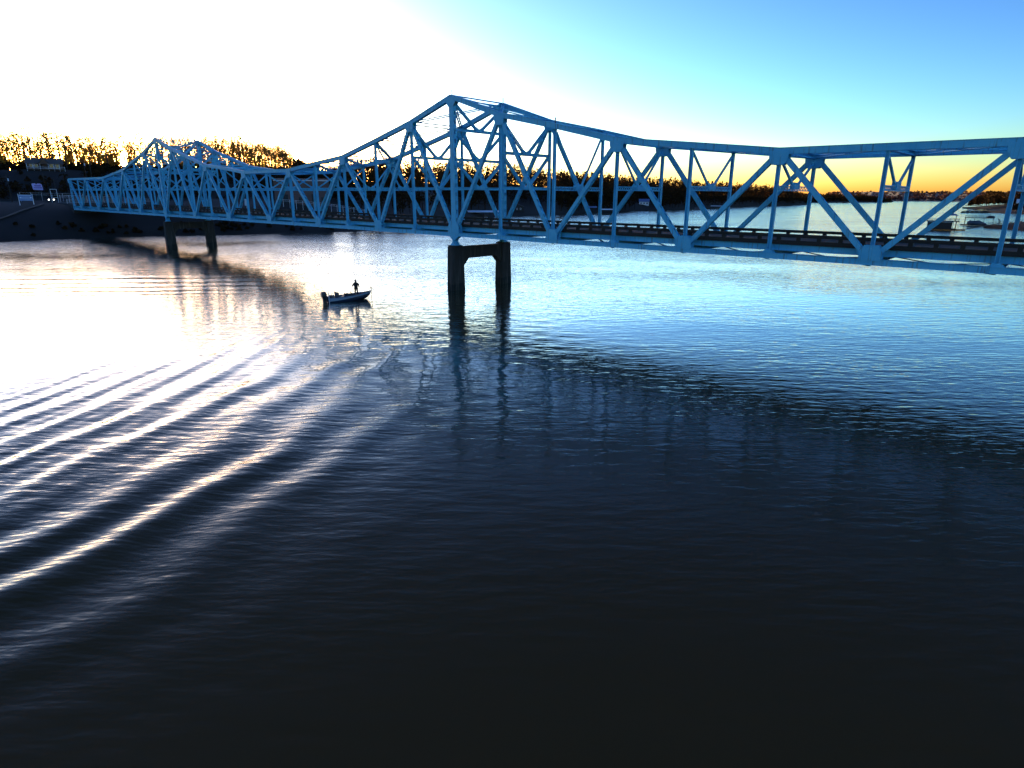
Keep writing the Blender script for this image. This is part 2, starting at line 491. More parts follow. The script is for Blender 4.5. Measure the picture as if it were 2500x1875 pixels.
# sway frames between the two trusses
for k in range(K0, K1 + 1):
    o_ = off(k)
    zs = {0: [6.36, 10.35, 14.4], 1: [6.38, 10.92]}.get(o_, [6.3])
    x = k * LP
    tops = zs[1:] + [hh(k) - 0.45]
    for z_, zt in zip(zs, tops):
        z0 = zb(k) + z_; z1 = zb(k) + zt
        if o_ <= 1:
            channel((x, 0.25, z0), (x, TW - 0.25, z0), 0.42, 0.40, (1, 0, 0)).build('sway_strut', 'paint', bridge)
        else:
            laced((x, 0.2, z0), (x, TW - 0.2, z0), 0.36, 0.50, (1, 0, 0), 0.42, 0.10).build('sway_strut', 'paint', bridge)
        mid = TW / 2
        for q_ in (-1, 1):
            pt = (x, mid + q_ * (mid - 0.35), z1 - 0.25); pm = (x, mid + q_ * 0.55, z0 + 0.25)
            if o_ <= 1: laced(pt, pm, 0.36, 0.36, (1, 0, 0), 0.7, 0.11).build('sway_brace', 'paint', bridge)
            else: MB().bar(pt, pm, 0.20, 0.22, ref=(1, 0, 0)).build('sway_brace', 'paint', bridge)
        pl = MB().extrude([(x, mid - 0.95, z0 - 0.1), (x, mid + 0.95, z0 - 0.1), (x, mid + 0.75, z0 + 0.62), (x, mid + 0.25, z0 + 0.35), (x, mid - 0.25, z0 + 0.35), (x, mid - 0.75, z0 + 0.62)], (-0.235, 0, 0), (0.235, 0, 0))
        pl.build('gusset_plate', 'paint', bridge)
    # strut across the top
    laced(JT(k, 0) + Vector((0, 0.25, 0)), JT(k, 1) - Vector((0, 0.25, 0)), 0.55, 0.46, (0, 0, 1), 0.5, 0.12).build('top_strut', 'paint', bridge)
for k in range(K0, K1):
    for q_ in (0, 1):
        a, b = JT(k, q_), JT(k + 1, 1 - q_)
        d_ = (b - a).normalized()
        dz = Vector((0, 0, -0.03 if q_ else 0.03))
        laced(a + d_ * 0.4 + dz, b - d_ * 0.4 + dz, 0.34, 0.46, (0, 0, 1), 0.62, 0.115).build('top_lateral', 'paint', bridge)

# floor system
RX0, RX1 = K0 * LP - 0.6, K1 * LP + 0.6
def zr(x): return zb(x / LP)
for k in range(K0, K1 + 1):
    x = k * LP; z = zb(k)
    m = MB(); m.box(x - 0.015, x + 0.015, 0.3, TW - 0.3, z - 0.36, z + 0.80)
    m.box(x - 0.20, x + 0.20, 0.3, TW - 0.3, z + 0.80, z + 0.84); m.box(x - 0.20, x + 0.20, 0.3, TW - 0.3, z - 0.40, z - 0.36)
    for q_ in (0, 1):
        y0 = 0.3 if q_ == 0 else TW - 0.3; y1 = 1.35 if q_ == 0 else TW - 1.35
        m.extrude([(x, y0, z + 0.05), (x, y1, z + 0.05), (x, y0, z + 1.2)], (-0.012, 0, 0), (0.012, 0, 0))
    m.build('floor_beam', 'paint', bridge)
for y in (1.25, 3.2, 5.25, 7.3, TW - 1.25):
    a, b = Vector((RX0, y, zr(RX0) + 0.60)), Vector((RX1, y, zr(RX1) + 0.60))
    m = MB(); m.bar(a, b, 0.03, 0.56)
    m.bar(a, b, 0.30, 0.03, off=(0, 0.295)); m.bar(a, b, 0.30, 0.03, off=(0, -0.295))
    m.build('stringer', 'paint', bridge)
for k in range(K0, K1):
    for q_ in (0, 1):
        a, b = JB(k, q_) + Vector((0, 0, -0.42)), JB(k + 1, 1 - q_) + Vector((0, 0, -0.42 - 0.10 * q_))
        MB().bar(a, b, 0.26, 0.07, ref=(0, 0.7, 0.0)).build('bottom_lateral', 'paint', bridge)
a, b = Vector((RX0, TW / 2, zr(RX0) + 1.02)), Vector((RX1, TW / 2, zr(RX1) + 1.02))
deck = MB().bar(a, b, TW - 1.8, 0.22).build('deck_slab', 'rail_concrete', bridge)
a, b = a + Vector((0, 0, 0.114)), b + Vector((0, 0, 0.114))
MB().bar(a, b, TW - 2.9, 0.02).build('roadway', 'asphalt', deck)
for q_ in (0, 1):
    y = 1.12 if q_ == 0 else TW - 1.12
    rail = MB().bar((RX0, y, zr(RX0) + 1.79), (RX1, y, zr(RX1) + 1.79), 0.30, 0.29).build('guard_rail', 'rail_concrete', bridge)
    MB().bar((RX0, y, zr(RX0) + 1.23), (RX1, y, zr(RX1) + 1.23), 0.34, 0.20).build('kerb', 'rail_concrete', rail)
    n = int((RX1 - RX0) / 1.93)
    pm = MB().box(-0.18, 0.18, -0.13, 0.13, 0, 0.40).mesh('rail_post', 'rail_concrete')
    for i in range(n + 1):
        x = RX0 + 0.5 + i * (RX1 - RX0 - 1.0) / n
        add('rail_post', pm, rail, (x, y, zr(x) + 1.30))

# piers and bearings
def pier(k, label, foot=-3.0):
    p = empty('bridge_pier', (BX + math.cos(BAZ) * k * LP, BY + math.sin(BAZ) * k * LP, 0), BAZ, label, 'pier', 'concrete piers under the bridge')
    zt = zb(k) - 1.92
    for s in (0, 1):
        y = s * TW
        rings = []
        for z, ax, ay in ((foot, 0.86, 1.26), (0.0, 0.84, 1.22), (zt, 0.72, 1.08)):
            c = 0.16
            rings.append([(sx * (ax - c * a), y + s2 * (ay - c * b), z) for sx, s2, a, b in ((-1,-1,1,0),(-1,-1,0,1)) ] )
            pts = [(-ax + c, -ay), (ax - c, -ay), (ax, -ay + c), (ax, ay - c), (ax - c, ay), (-ax + c, ay), (-ax, ay - c), (-ax, -ay + c)]
            rings[-1] = [(px, y + py, z) for px, py in pts]
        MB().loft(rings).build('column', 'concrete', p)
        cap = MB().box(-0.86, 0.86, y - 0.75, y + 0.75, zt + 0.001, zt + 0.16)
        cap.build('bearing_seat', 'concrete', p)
    m = MB()
    yi0, yi1 = 0.9, TW - 0.9
    zc = zt - 0.06
    prof = [(yi0, zc), (yi1, zc), (yi1, zc - 3.1), (yi1 - 1.35, zc - 1.75), (yi0 + 1.35, zc - 1.75), (yi0, zc - 3.1)]
    m.extrude([(0, y, z) for y, z in prof], (-0.55, 0, 0), (0.55, 0, 0))
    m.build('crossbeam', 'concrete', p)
    for s in (0, 1):
        y = s * TW; z0 = zt + 0.16; z1 = zb(k) - 0.46
        zm = z0 + (z1 - z0) * 0.55
        m = MB()
        m.loft([[(sx * ax, y + sy_ * ay, z) for sx, sy_ in ((-1,-1),(1,-1),(1,1),(-1,1))] for z, ax, ay in ((z0, 0.62, 0.55), (z0 + 0.10, 0.62, 0.55), (z0 + 0.16, 0.46, 0.44), (zm - 0.08, 0.17, 0.40))])
        m.loft([[(sx * ax, y + sy_ * ay, z) for sx, sy_ in ((-1,-1),(1,-1),(1,1),(-1,1))] for z, ax, ay in ((zm + 0.08, 0.20, 0.36), (z1 - 0.12, 0.80, 0.36), (z1, 0.92, 0.36))])
        m.tube([(0, y - 0.5, zm), (0, y + 0.5, zm)], 0.16, 10)
        o = m.build('bearing', 'paint', p)
    return p
pier(0, 'concrete portal pier standing alone in the water nearest the camera')
pier(-12, 'concrete portal pier beside the dark left bank')
pier(9, 'concrete portal pier beyond the right edge')
# ------------------------------------------------------------------ more materials
def leaf_mat(name, c1, c2, trans=0.35):
    m = bpy.data.materials.new(name); m.use_nodes = True
    nt = m.node_tree; N, L = nt.nodes, nt.links
    N.clear()
    out = N.new('ShaderNodeOutputMaterial')
    tc = N.new('ShaderNodeTexCoord'); nz = N.new('ShaderNodeTexNoise'); nz.inputs['Scale'].default_value = 0.35; nz.inputs['Detail'].default_value = 4
    L.new(tc.outputs['Object'], nz.inputs['Vector'])
    mx = N.new('ShaderNodeMix'); mx.data_type = 'RGBA'; mx.inputs[6].default_value = (*c1, 1); mx.inputs[7].default_value = (*c2, 1)
    L.new(nz.outputs['Fac'], mx.inputs[0])
    d = N.new('ShaderNodeBsdfDiffuse'); t = N.new('ShaderNodeBsdfTranslucent'); mix = N.new('ShaderNodeMixShader'); mix.inputs[0].default_value = trans
    L.new(mx.outputs[2], d.inputs['Color']); L.new(mx.outputs[2], t.inputs['Color'])
    L.new(d.outputs[0], mix.inputs[1]); L.new(t.outputs[0], mix.inputs[2]); L.new(mix.outputs[0], out.inputs[0])
    MATS[name] = m
leaf_mat('pine_needles', (0.06, 0.060, 0.018), (0.11, 0.10, 0.030), 0.45)
leaf_mat('winter_twigs', (0.34, 0.23, 0.05), (0.50, 0.36, 0.08), 0.65)
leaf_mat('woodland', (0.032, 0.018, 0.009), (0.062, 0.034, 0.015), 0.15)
leaf_mat('hazed_woodland', (0.050, 0.027, 0.028), (0.085, 0.045, 0.042), 0.1)  # purple of the distance haze is painted into the leaf colour
mat('bark', (0.095, 0.065, 0.042), 0.95, 0.4, 2.0)
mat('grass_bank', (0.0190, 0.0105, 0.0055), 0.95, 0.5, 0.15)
mat('hazed_hill', (0.060, 0.034, 0.036), 0.95, 0.3, 0.01)  # ridge ground tinted purple in place of haze in the air
mat('brown_siding', (0.16, 0.085, 0.065), 0.85, 0.25, 0.6)
mat('wood_siding', (0.15, 0.085, 0.055), 0.85, 0.3, 1.0)
mat('dark_siding', (0.045, 0.034, 0.028), 0.85, 0.3, 1.0)
mat('white_paint', (0.72, 0.72, 0.74), 0.6, 0.12, 2.0)
mat('white_roof', (0.78, 0.78, 0.80), 0.5, 0.10, 0.4)
mat('grey_shingle', (0.13, 0.105, 0.095), 0.9, 0.3, 2.0)
mat('blue_roof', (0.16, 0.22, 0.42), 0.6, 0.2, 1.0)
mat('galvanised', (0.50, 0.49, 0.52), 0.45, 0.2, 3.0, metal=0.4)
mat('weathered_wood', (0.050, 0.036, 0.027), 0.9, 0.35, 1.5)
mat('glass_dark', (0.03, 0.035, 0.04), 0.12, 0.1, 1.0, spec=0.8)
mat('sign_blue', (0.05, 0.17, 0.42), 0.5, 0.12, 2.0)
mat('sign_white', (0.75, 0.78, 0.85), 0.5, 0.06, 2.0)
mat('sign_lilac', (0.50, 0.40, 0.74), 0.5, 0.15, 1.5)
mat('sign_violet', (0.22, 0.14, 0.42), 0.5, 0.15, 1.5)
mat('black_paint', (0.018, 0.018, 0.02), 0.35, 0.2, 2.0)
mat('hull_navy', (0.02, 0.035, 0.075), 0.18, 0.2, 1.0, spec=0.6)
mat('hull_silver', (0.42, 0.52, 0.66), 0.22, 0.12, 1.0, metal=0.3)
mat('hull_deck', (0.045, 0.05, 0.06), 0.85, 0.2, 3.0)
mat('seat_vinyl', (0.10, 0.09, 0.10), 0.6, 0.3, 3.0)
mat('dark_cloth', (0.022, 0.018, 0.016), 0.9, 0.25, 4.0)
mat('skin', (0.30, 0.18, 0.13), 0.6, 0.1, 4.0)
mat('rubber', (0.02, 0.02, 0.02), 0.85, 0.1, 3.0)
mat('headlight', (0.9, 0.9, 0.85), 0.3, 0.02, 1.0, emit=((1.0, 0.95, 0.85), 1.6))
mat('dirt_path', (0.15, 0.10, 0.07), 0.95, 0.2, 0.6)
mat('rock', (0.040, 0.020, 0.010), 0.95, 0.4, 0.8, bump=0.1, bscale=1.5)
mat('boat_cover', (0.10, 0.13, 0.19), 0.8, 0.25, 1.5)

# ------------------------------------------------------------------ land: hills and banks
# columns: azimuth from +Y (deg), shoreline distance, ridge distance, height of the tree tops on the ridge
SH = np.array([(-60, 285, 430, 36), (-54.4, 273.5, 430, 37), (-48.6, 262.8, 425, 39), (-45.1, 253.7, 420, 40), (-39, 246.5, 410, 40.5), (-35.4, 249.5, 405, 41), (-31.5, 253.9, 400, 40.5), (-27.3, 252.3, 400, 42),
               (-22.7, 252.1, 405, 42.5), (-19.5, 255.8, 415, 40.5), (-17.5, 256.2, 440, 38.6), (-14.5, 258.9, 480, 36), (-11, 268.6, 560, 39), (-7.35, 311.9, 600, 39.5), (-3.7, 374.4, 620, 40.3), (0, 443, 640, 39.8), (3.6, 475.4, 690, 35.5),
               (7.2, 566.4, 780, 34.8), (10.8, 632.9, 860, 33.5), (14.2, 696.1, 930, 32.5), (17.6, 842.9, 1080, 31.5), (20.8, 1017, 1260, 30), (23.6, 1190, 1400, 26), (24.9, 1310, 1420, 21)])
def smooth(a, b, x):
    t = min(1, max(0, (x - a) / (b - a))); return t * t * (3 - 2 * t)
def lumps(x, y):
    return 0.5 * math.sin(0.071 * x + 0.4) * math.cos(0.053 * y) + 0.3 * math.sin(0.19 * x - 0.11 * y) + 0.2 * math.sin(0.31 * y + 0.27 * x)
def column(az):
    D0, Dr, zt = (float(np.interp(az, SH[:, 0], SH[:, i])) for i in (1, 2, 3))
    return D0, Dr, zt
def land_z(az, D):
    D0, Dr, zt = column(az)
    wl_ = 1 - smooth(-20, -14, az)
    Hl = zt - 15.5
    zl = np.interp(D, [D0 - 10, D0, D0 + 2.5, D0 + 10, max(D0 + 22, 274), 288, 318, 332, 348, 362, Dr, Dr + 18, Dr + 80, Dr + 300],
                   [-2.5, 0, 1.0, 3.6, 8.2, 10.4, 11.6, 14.5, 20.0, 23.8, Hl, Hl - 1.5, Hl - 22, 2])
    Hr = zt - 14.0
    zr_ = np.interp(D, [D0 - 10, D0, D0 + 3, D0 + 40, D0 + 0.5 * (Dr - D0), Dr, Dr + 60, Dr + 300, Dr + 900], [-2.5, 0, 1.0, 5.5, max(6.5, 0.47 * Hr), Hr, Hr - 1, 0.7 * Hr, 0.4 * Hr])
    z = wl_ * zl + (1 - wl_) * zr_
    if D > D0 + 3:
        x, y = D * math.sin(R(az)), D * math.cos(R(az))
        z += lumps(x, y) * min(1.0, (D - D0) / 40) * 0.8
    e = smooth(24.9, 23.9, az)
    return z * e - 2.0 * (1 - e)
def ground(x, y):
    return float(land_z(math.degrees(math.atan2(x, y)), math.hypot(x, y)))
OFFS = [-10, -3, 0, 1.2, 2.5, 5, 8, 12, 17, 23, 30, 38, 46, 54, 62, 70, 78, 86, 94, 102, 110, 120, 130, 142, 155, 170, 190, 220, 260, 320, 400, 520, 700, 1000]
def polar_land(name, azs, fz, f0, offs, m, label, cat):
    v, f = [], []
    for a in azs:
        d0 = f0(a)
        for o in offs:
            D = d0 + o
            jag = 0.0
            v.append((D * math.sin(R(a)), D * math.cos(R(a)), float(fz(a, D))))
    n = len(offs)
    for i in range(len(azs) - 1):
        for j in range(n - 1):
            f.append((i * n + j, (i + 1) * n + j, (i + 1) * n + j + 1, i * n + j + 1))
    mb = MB(); mb.v, mb.f = v, f
    o = mb.build(name, m, smooth=True)
    return tag(o, label, cat, kind='structure')
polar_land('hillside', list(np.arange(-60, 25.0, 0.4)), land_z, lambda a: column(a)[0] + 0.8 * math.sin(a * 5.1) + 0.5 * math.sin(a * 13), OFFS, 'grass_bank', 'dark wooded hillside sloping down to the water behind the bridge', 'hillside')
# low far shores
def far_strip(name, az0, az1, D0, depth, zs, m, label, taper=0.8, rough=1.0):
    def fz(a, D):
        t = (D - D0(a)) / depth
        e = min(smooth(az0, az0 + taper, a), smooth(az1, az1 - taper, a))
        base = np.interp(t, [-0.02, 0, 0.02, 0.5, 1.0, 1.5], [-2, 0, 1.0, 0.8, 1.0, 0.9])
        h = np.interp(a, *zip(*zs))
        x, y = D * math.sin(R(a)), D * math.cos(R(a))
        z = base if t < 0.02 else np.interp(t, [0.02, 0.5, 1.0, 1.5], [1.0, 0.65 * h, h, h * 0.8]) + rough * (math.sin(a * 31) + 0.7 * math.sin(a * 73 + t * 5) + 0.5 * math.sin(a * 157 + 2))
        return z * e - 2 * (1 - e)
    return polar_land(name, list(np.arange(az0, az1 + 1e-6, (az1 - az0) / 120)), fz, D0, [depth * t for t in (-0.02, 0, 0.02, 0.1, 0.25, 0.4, 0.5, 0.62, 0.75, 0.88, 1.0, 1.15, 1.5)], m, label, 'ridge'), fz
_, fz2 = far_strip('headland', 22.0, 31.0, lambda a: 1650 + 40 * (a - 22), 300, [(22, 10), (26, 10), (29, 7), (31, 3)], 'grass_bank', 'low wooded headland across the lake right of centre', 1.2, 0.5)
far_strip('far_ridge', 25.0, 52.0, lambda a: 2650.0 - 8 * (a - 25), 1100, [(25, 36), (28.5, 38), (30.5, 39), (32, 35), (34, 33), (37, 36), (45, 34), (52, 34)], 'hazed_hill', 'long purplish ridge on the far shore at the right', 2.0, 1.3)
def near_point2(name, az0, az1, D0, W_, h, m, label):
    v, f = [], []
    azs = list(np.arange(az0, az1 + 1e-6, 0.15)); ts = [-0.3, -0.05, 0, 0.05, 0.12, 0.22, 0.35, 0.5, 0.65, 0.8, 0.9, 1.0, 1.05, 1.3]
    for a in azs:
        e = smooth(az0, az0 + 3.5, a); w = W_ * (0.08 + 0.92 * e); mid = D0(a) + W_ / 2
        for t in ts:
            D = mid + (t - 0.5) * w
            z = np.interp(t, [-0.3, 0, 0.06, 0.25, 0.5, 0.75, 0.94, 1.0, 1.3], [-2.5, 0, 0.35, 0.8, 1, 0.8, 0.35, 0, -2.5])
            z = z * (h * (0.25 + 0.75 * e)) if z > 0 else z
            x, y = D * math.sin(R(a)), D * math.cos(R(a))
            if z > 0: z += 0.25 * lumps(4 * x, 4 * y) * min(1, z)
            v.append((x, y, float(z)))
    n = len(ts)
    for i in range(len(azs) - 1):
        for j in range(n - 1): f.append((i*n+j, (i+1)*n+j, (i+1)*n+j+1, i*n+j+1))
    mb = MB(); mb.v, mb.f = v, f
    return tag(mb.build(name, m, smooth=True), label, 'bank', kind='structure')
near_point2('rocky_point', 36.4, 50, lambda a: 352 - 2.0 * (a - 36.4), 46, 4.5, 'rock', 'dark rocky point running in from the right edge')
near_point2('grassy_point', 36.2, 50, lambda a: 690.0 - 3 * (a - 36.2), 130, 7, 'grass_bank', 'low dark point behind the floating docks at right')
near_point2('wooded_point', 34.9, 52, lambda a: 925.0, 200, 7, 'grass_bank', 'wooded point with tall trees at the far right')

# ------------------------------------------------------------------ trees
def quad(mb, c, s, rr):
    n = Vector((rr.gauss(0, 1), rr.gauss(0, 1), rr.gauss(0, 1))).normalized()
    u = n.orthogonal().normalized(); w = n.cross(u)
    a = rr.uniform(0, 6.28); u, w = u * math.cos(a) + w * math.sin(a), w * math.cos(a) - u * math.sin(a)
    i = len(mb.v); c = Vector(c)
    u *= s * rr.uniform(0.7, 1.2); w *= s * rr.uniform(0.5, 1.0)
    mb.v += [tuple(c - u), tuple(c - w * 0.8), tuple(c + u), tuple(c + w)]
    mb.f.append((i, i + 1, i + 2, i + 3))
def bare_tree_meshes(seed, h):
    rr = random.Random(seed)
    tr, tw = MB(), MB()
    lean = Vector((rr.uniform(-0.05, 0.05), rr.uniform(-0.05, 0.05), 1))
    pts, rad = [], []
    for i in range(6):
        t = i / 5
        pts.append(Vector((lean.x * h * t + rr.uniform(-.12, .12) * (i > 0), lean.y * h * t + rr.uniform(-.12, .12) * (i > 0), h * 0.94 * t)))
        rad.append(0.24 * (1 - t) ** 0.8 + 0.03)
    tr.tube(pts, rad, 5)
    def at(t):
        k = min(4, int(t * 5)); return pts[k].lerp(pts[k + 1], t * 5 - k)
    nb_ = rr.randint(11, 15)
    for b in range(nb_):
        t = rr.uniform(0.38, 0.97); p = at(t); a = rr.uniform(0, 6.28)
        ln = h * (0.30 * (1.1 - t) + 0.09) * rr.uniform(0.8, 1.25)
        d = Vector((math.cos(a), math.sin(a), rr.uniform(0.9, 1.8))).normalized()
        m_ = p + d * ln * 0.5 + Vector((rr.uniform(-.2, .2), rr.uniform(-.2, .2), 0)); e = m_ + (d + Vector((0, 0, 0.35))).normalized() * ln * 0.5
        tr.tube([p, m_, e], [0.085, 0.055, 0.025], 3, False)
        for c in range(9):
            q0 = p.lerp(m_, rr.uniform(0.4, 1)) if c < 3 else m_.lerp(e, rr.uniform(0, 1))
            d2 = (d + Vector((rr.uniform(-1, 1), rr.uniform(-1, 1), rr.uniform(-0.1, 0.9)))).normalized()
            l2 = rr.uniform(0.8, 1.9); q1 = q0 + d2 * l2
            tw.tube([q0, q1], [0.035, 0.014], 3, False)
            for g in range(4):
                q2 = q0.lerp(q1, rr.uniform(0.3, 1)); d3 = (d2 + Vector((rr.uniform(-1, 1), rr.uniform(-1, 1), rr.uniform(-.3, .8)))).normalized()
                tw.tube([q2, q2 + d3 * rr.uniform(0.4, 0.9)], [0.022, 0.010], 3, False)
    return tr.mesh('trunk', 'bark', True, False), tw.mesh('crown', 'winter_twigs', False, False)
def pine_meshes(seed, h):
    rr = random.Random(seed)
    tr, cr = MB(), MB()
    bend = Vector((rr.uniform(-.05, .05), rr.uniform(-.05, .05), 0)) * h
    P_ = lambda t: Vector((bend.x * t * t, bend.y * t * t, h * t))
    tr.tube([P_(0), P_(.35), P_(.7), P_(.98)], [0.27, 0.22, 0.14, 0.04], 5)
    nc = rr.randint(11, 16)
    for i in range(nc):
        t = 0.52 + 0.47 * (i / (nc - 1)) ** 0.9
        a = i * 2.4 + rr.uniform(-.5, .5)
        reach = h * (0.17 * (1.06 - t) / 0.5 + 0.02) * rr.uniform(0.6, 1.25)
        p = P_(t); c = p + Vector((math.cos(a) * reach, math.sin(a) * reach, rr.uniform(0, 0.5)))
        tr.tube([p, c], [0.05, 0.02], 3, False)
        for k in range(rr.randint(20, 30)):
            o = Vector((rr.gauss(0, .52), rr.gauss(0, .52), rr.gauss(0, .33))) * (0.6 + 0.55 * reach)
            quad(cr, c + o, rr.uniform(0.16, 0.34), rr)
    return tr.mesh('trunk', 'bark', True, False), cr.mesh('crown', 'pine_needles', False, False)
BARE = [bare_tree_meshes(100 + i, 14.0 + i % 3) for i in range(7)]
PINE = [pine_meshes(200 + i, 15.0 + i % 3) for i in range(6)]
def plant_tree(name, protos, x, y, s, label, group, rr, sink=0.3):
    t = empty(name, (x, y, ground(x, y) - sink), rr.uniform(0, 6.28), label, 'tree', group)
    t.scale = (s * rr.uniform(0.9, 1.1), s * rr.uniform(0.9, 1.1), s)
    m1, m2 = rr.choice(protos)
    add('trunk', m1, t); add('crown', m2, t)
    return t
rt = random.Random(11)
SUN_GAP = -30.7
zones = [(-41.5, -32.6, 74, 'on the ridge above the hillside house', 0.52), (-32.6, -25.6, 46, 'on the ridge behind the left bridge tower', 0.5), (-25.6, -17.4, 92, 'on the ridge between the two bridge towers', 0.25)]
for a0, a1, n, where, ppine in zones:
    for i in range(n):
        az = a0 + (a1 - a0) * (i + rt.uniform(0.1, 0.9)) / n
        Dr = column(az)[1]; D = Dr + rt.uniform(-22, 16)
        x, y = D * math.sin(R(az)), D * math.cos(R(az))
        fade = 1 - 0.55 * smooth(-19.6, -17.2, az)
        if abs(az - SUN_GAP) < 0.10: continue
        if rt.random() < ppine:
            plant_tree('pine_tree', PINE, x, y, rt.uniform(0.92, 1.24) * fade, 'dark clumpy pine ' + where, 'pines ' + where, rt)
        else:
            plant_tree('bare_tree', BARE, x, y, rt.uniform(1.0, 1.28) * fade, 'leafless winter tree ' + where, 'leafless trees ' + where, rt)
for i, (az, D, s) in enumerate([(-9.7, 545, 1.25), (-8.9, 560, 0.9), (-6.2, 590, 0.85), (-4.1, 615, 1.0), (-2.0, 625, 1.05), (0.3, 640, 1.15), (1.0, 645, 0.9), (3.1, 680, 0.95), (7.9, 780, 1.0), (-10.4, 550, 0.9), (-12.4, 520, 0.9), (5.4, 720, 1.0)]):
    x, y = D * math.sin(R(az)), D * math.cos(R(az))
    plant_tree('pine_tree', PINE, x, y, s, 'pine standing out of the dark wood behind the main tower', 'pines above the dark wood', rt)

def wood(name, spots, m, label, cat, nleaf, size, rr):
    mb = MB()
    for x, y, z, h, w in spots:
        mb.bar((x, y, z - 0.3), (x, y, z + h * 0.6), 0.3, 0.3, ref=(1, 0, 0))
        conif = rr.random() < 0.55
        for k in range(nleaf):
            t = rr.random()
            rad = w * ((1.05 - t) if conif else math.sqrt(max(0.05, 1 - (2 * t - 1) ** 2))) * math.sqrt(rr.random())
            a = rr.uniform(0, 6.28)
            quad(mb, (x + math.cos(a) * rad, y + math.sin(a) * rad, z + h * (0.18 + 0.84 * t)), size * rr.uniform(0.7, 1.3), rr)
    o = mb.build(name, m, fix=False)
    return tag(o, label, cat, kind='stuff')
# thicket on the left hillside
sp = []
for i in range(2100):
    az = rt.uniform(-58, -15.5); D0, Dr, zt = column(az)
    D = rt.uniform(320, Dr + 8) if rt.random() < 0.8 else rt.uniform(D0 + 2, 283)
    x, y = D * math.sin(R(az)), D * math.cos(R(az))
    if math.hypot(x + 211.5, y - 297) < 13 or (D < 300 and -42 < az < -15.8 and D > 262): continue
    if -38.5 < az < -33.2 and 338 < D < 366: 
        if rt.random() < 0.85: continue
    if -21.5 < az < -14 and 268 < D < 322: continue
    hgt = rt.uniform(1.5, 4.5) if D > 320 else rt.uniform(0.6, 1.6)
    if abs(az - SUN_GAP) < 0.3 and D > 385: continue
    sp.append((x, y, ground(x, y) - 0.2, hgt, hgt * 0.75))
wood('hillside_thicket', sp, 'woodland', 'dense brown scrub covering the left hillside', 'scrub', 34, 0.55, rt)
sp = []
for i in range(600):
    az = rt.uniform(-58, -17.4); D0, Dr, zt = column(az); D = Dr + rt.uniform(-14, 24)
    if abs(az - SUN_GAP) < 0.16: continue
    x, y = D * math.sin(R(az)), D * math.cos(R(az))
    hgt = rt.uniform(6, 17) * (1 - 0.45 * smooth(-19.6, -17.2, az)); sp.append((x, y, ground(x, y), hgt, hgt * 0.22 + 0.6))
wood('ridge_saplings', sp, 'winter_twigs', 'tangle of thin leafless saplings filling the ridge on the left', 'woodland', 120, 0.42, rt)
sp = []
for i in range(1050):
    az = rt.uniform(-18.6, 4.5); D0, Dr, zt = column(az)
    D = D0 + (Dr + 25 - D0) * (rt.random() ** 0.7) + 12
    if az > -8.5 and az < -6.6 and 385 < D < 440: continue
    if -0.8 < az < 2.4 and 460 < D < 502: continue
    if D < D0 + 30 and rt.random() < 0.7: continue
    if az < -14 and D < 345: continue
    x, y = D * math.sin(R(az)), D * math.cos(R(az))
    hgt = rt.uniform(13, 20) * (1 - 0.45 * smooth(-13.5, -15, az)); sp.append((x, y, ground(x, y), hgt, hgt * 0.28))
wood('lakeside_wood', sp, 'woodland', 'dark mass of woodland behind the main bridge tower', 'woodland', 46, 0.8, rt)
sp = []
for i in range(1500):
    az = rt.uniform(4, 24.7); D0, Dr, zt = column(az)
    D = D0 + 4 + (Dr + 30 - D0) * rt.random()
    if 10.6 < az < 12.6 and 640 < D < 690: continue
    x, y = D * math.sin(R(az)), D * math.cos(R(az))
    hgt = rt.uniform(14, 21) * (1 - 0.55 * smooth(22.6, 24.8, az)); sp.append((x, y, ground(x, y), hgt, hgt * 0.34))
wood('peninsula_wood', sp, 'woodland', 'dark wooded peninsula tapering to a tip right of centre', 'woodland', 34, 1.15, rt)
sp = []
for i in range(420):
    az = rt.uniform(22.6, 30.4); D0 = 1650 + 40 * (az - 22); D = D0 + 8 + 300 * rt.random()
    x, y = D * math.sin(R(az)), D * math.cos(R(az)); hgt = rt.uniform(9, 15) * (1 - 0.6 * smooth(28, 31, az)); sp.append((x, y, float(fz2(az, D)), hgt, hgt * 0.45))
wood('headland_wood', sp, 'woodland', 'thin dark line of woods on the headland across the lake', 'woodland', 20, 2.4, rt)
sp = []
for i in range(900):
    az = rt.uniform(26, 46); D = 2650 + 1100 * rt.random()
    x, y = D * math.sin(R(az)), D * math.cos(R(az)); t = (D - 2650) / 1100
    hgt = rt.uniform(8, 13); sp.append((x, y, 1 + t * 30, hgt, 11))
wood('ridge_wood', sp, 'hazed_woodland', 'hazy purple woods on the far ridge', 'woodland', 14, 4.5, rt)
sp = []
for i in range(210):
    az = rt.uniform(35.2, 46); D = rt.uniform(940, 1110)
    x, y = D * math.sin(R(az)), D * math.cos(R(az)); hgt = rt.uniform(10, 15.5) * smooth(34.8, 36.4, az) + 2; sp.append((x, y, 4.0, hgt, hgt * 0.35))
for i in range(70):
    az = rt.uniform(37.6, 46); D = rt.uniform(705, 800)
    x, y = D * math.sin(R(az)), D * math.cos(R(az)); hgt = rt.uniform(1.5, 6.0); sp.append((x, y, 3.5, hgt, hgt * 0.6))
wood('right_shore_wood', sp, 'woodland', 'dark trees along the far right shore', 'woodland', 70, 1.3, rt)
for i, (az, D, s) in enumerate([(39.75, 372, 1.05), (40.3, 366, 1.25), (41.0, 372, 1.2)]):
    x, y = D * math.sin(R(az)), D * math.cos(R(az))
    t = empty('pine_tree', (x, y, 3.0), i * 1.3, 'tall dark pine at the right edge beside the rocky point', 'tree', 'pines at the right edge')
    t.scale = (s * 1.3, s * 1.3, s); m1, m2 = PINE[i]; add('trunk', m1, t); add('crown', m2, t)
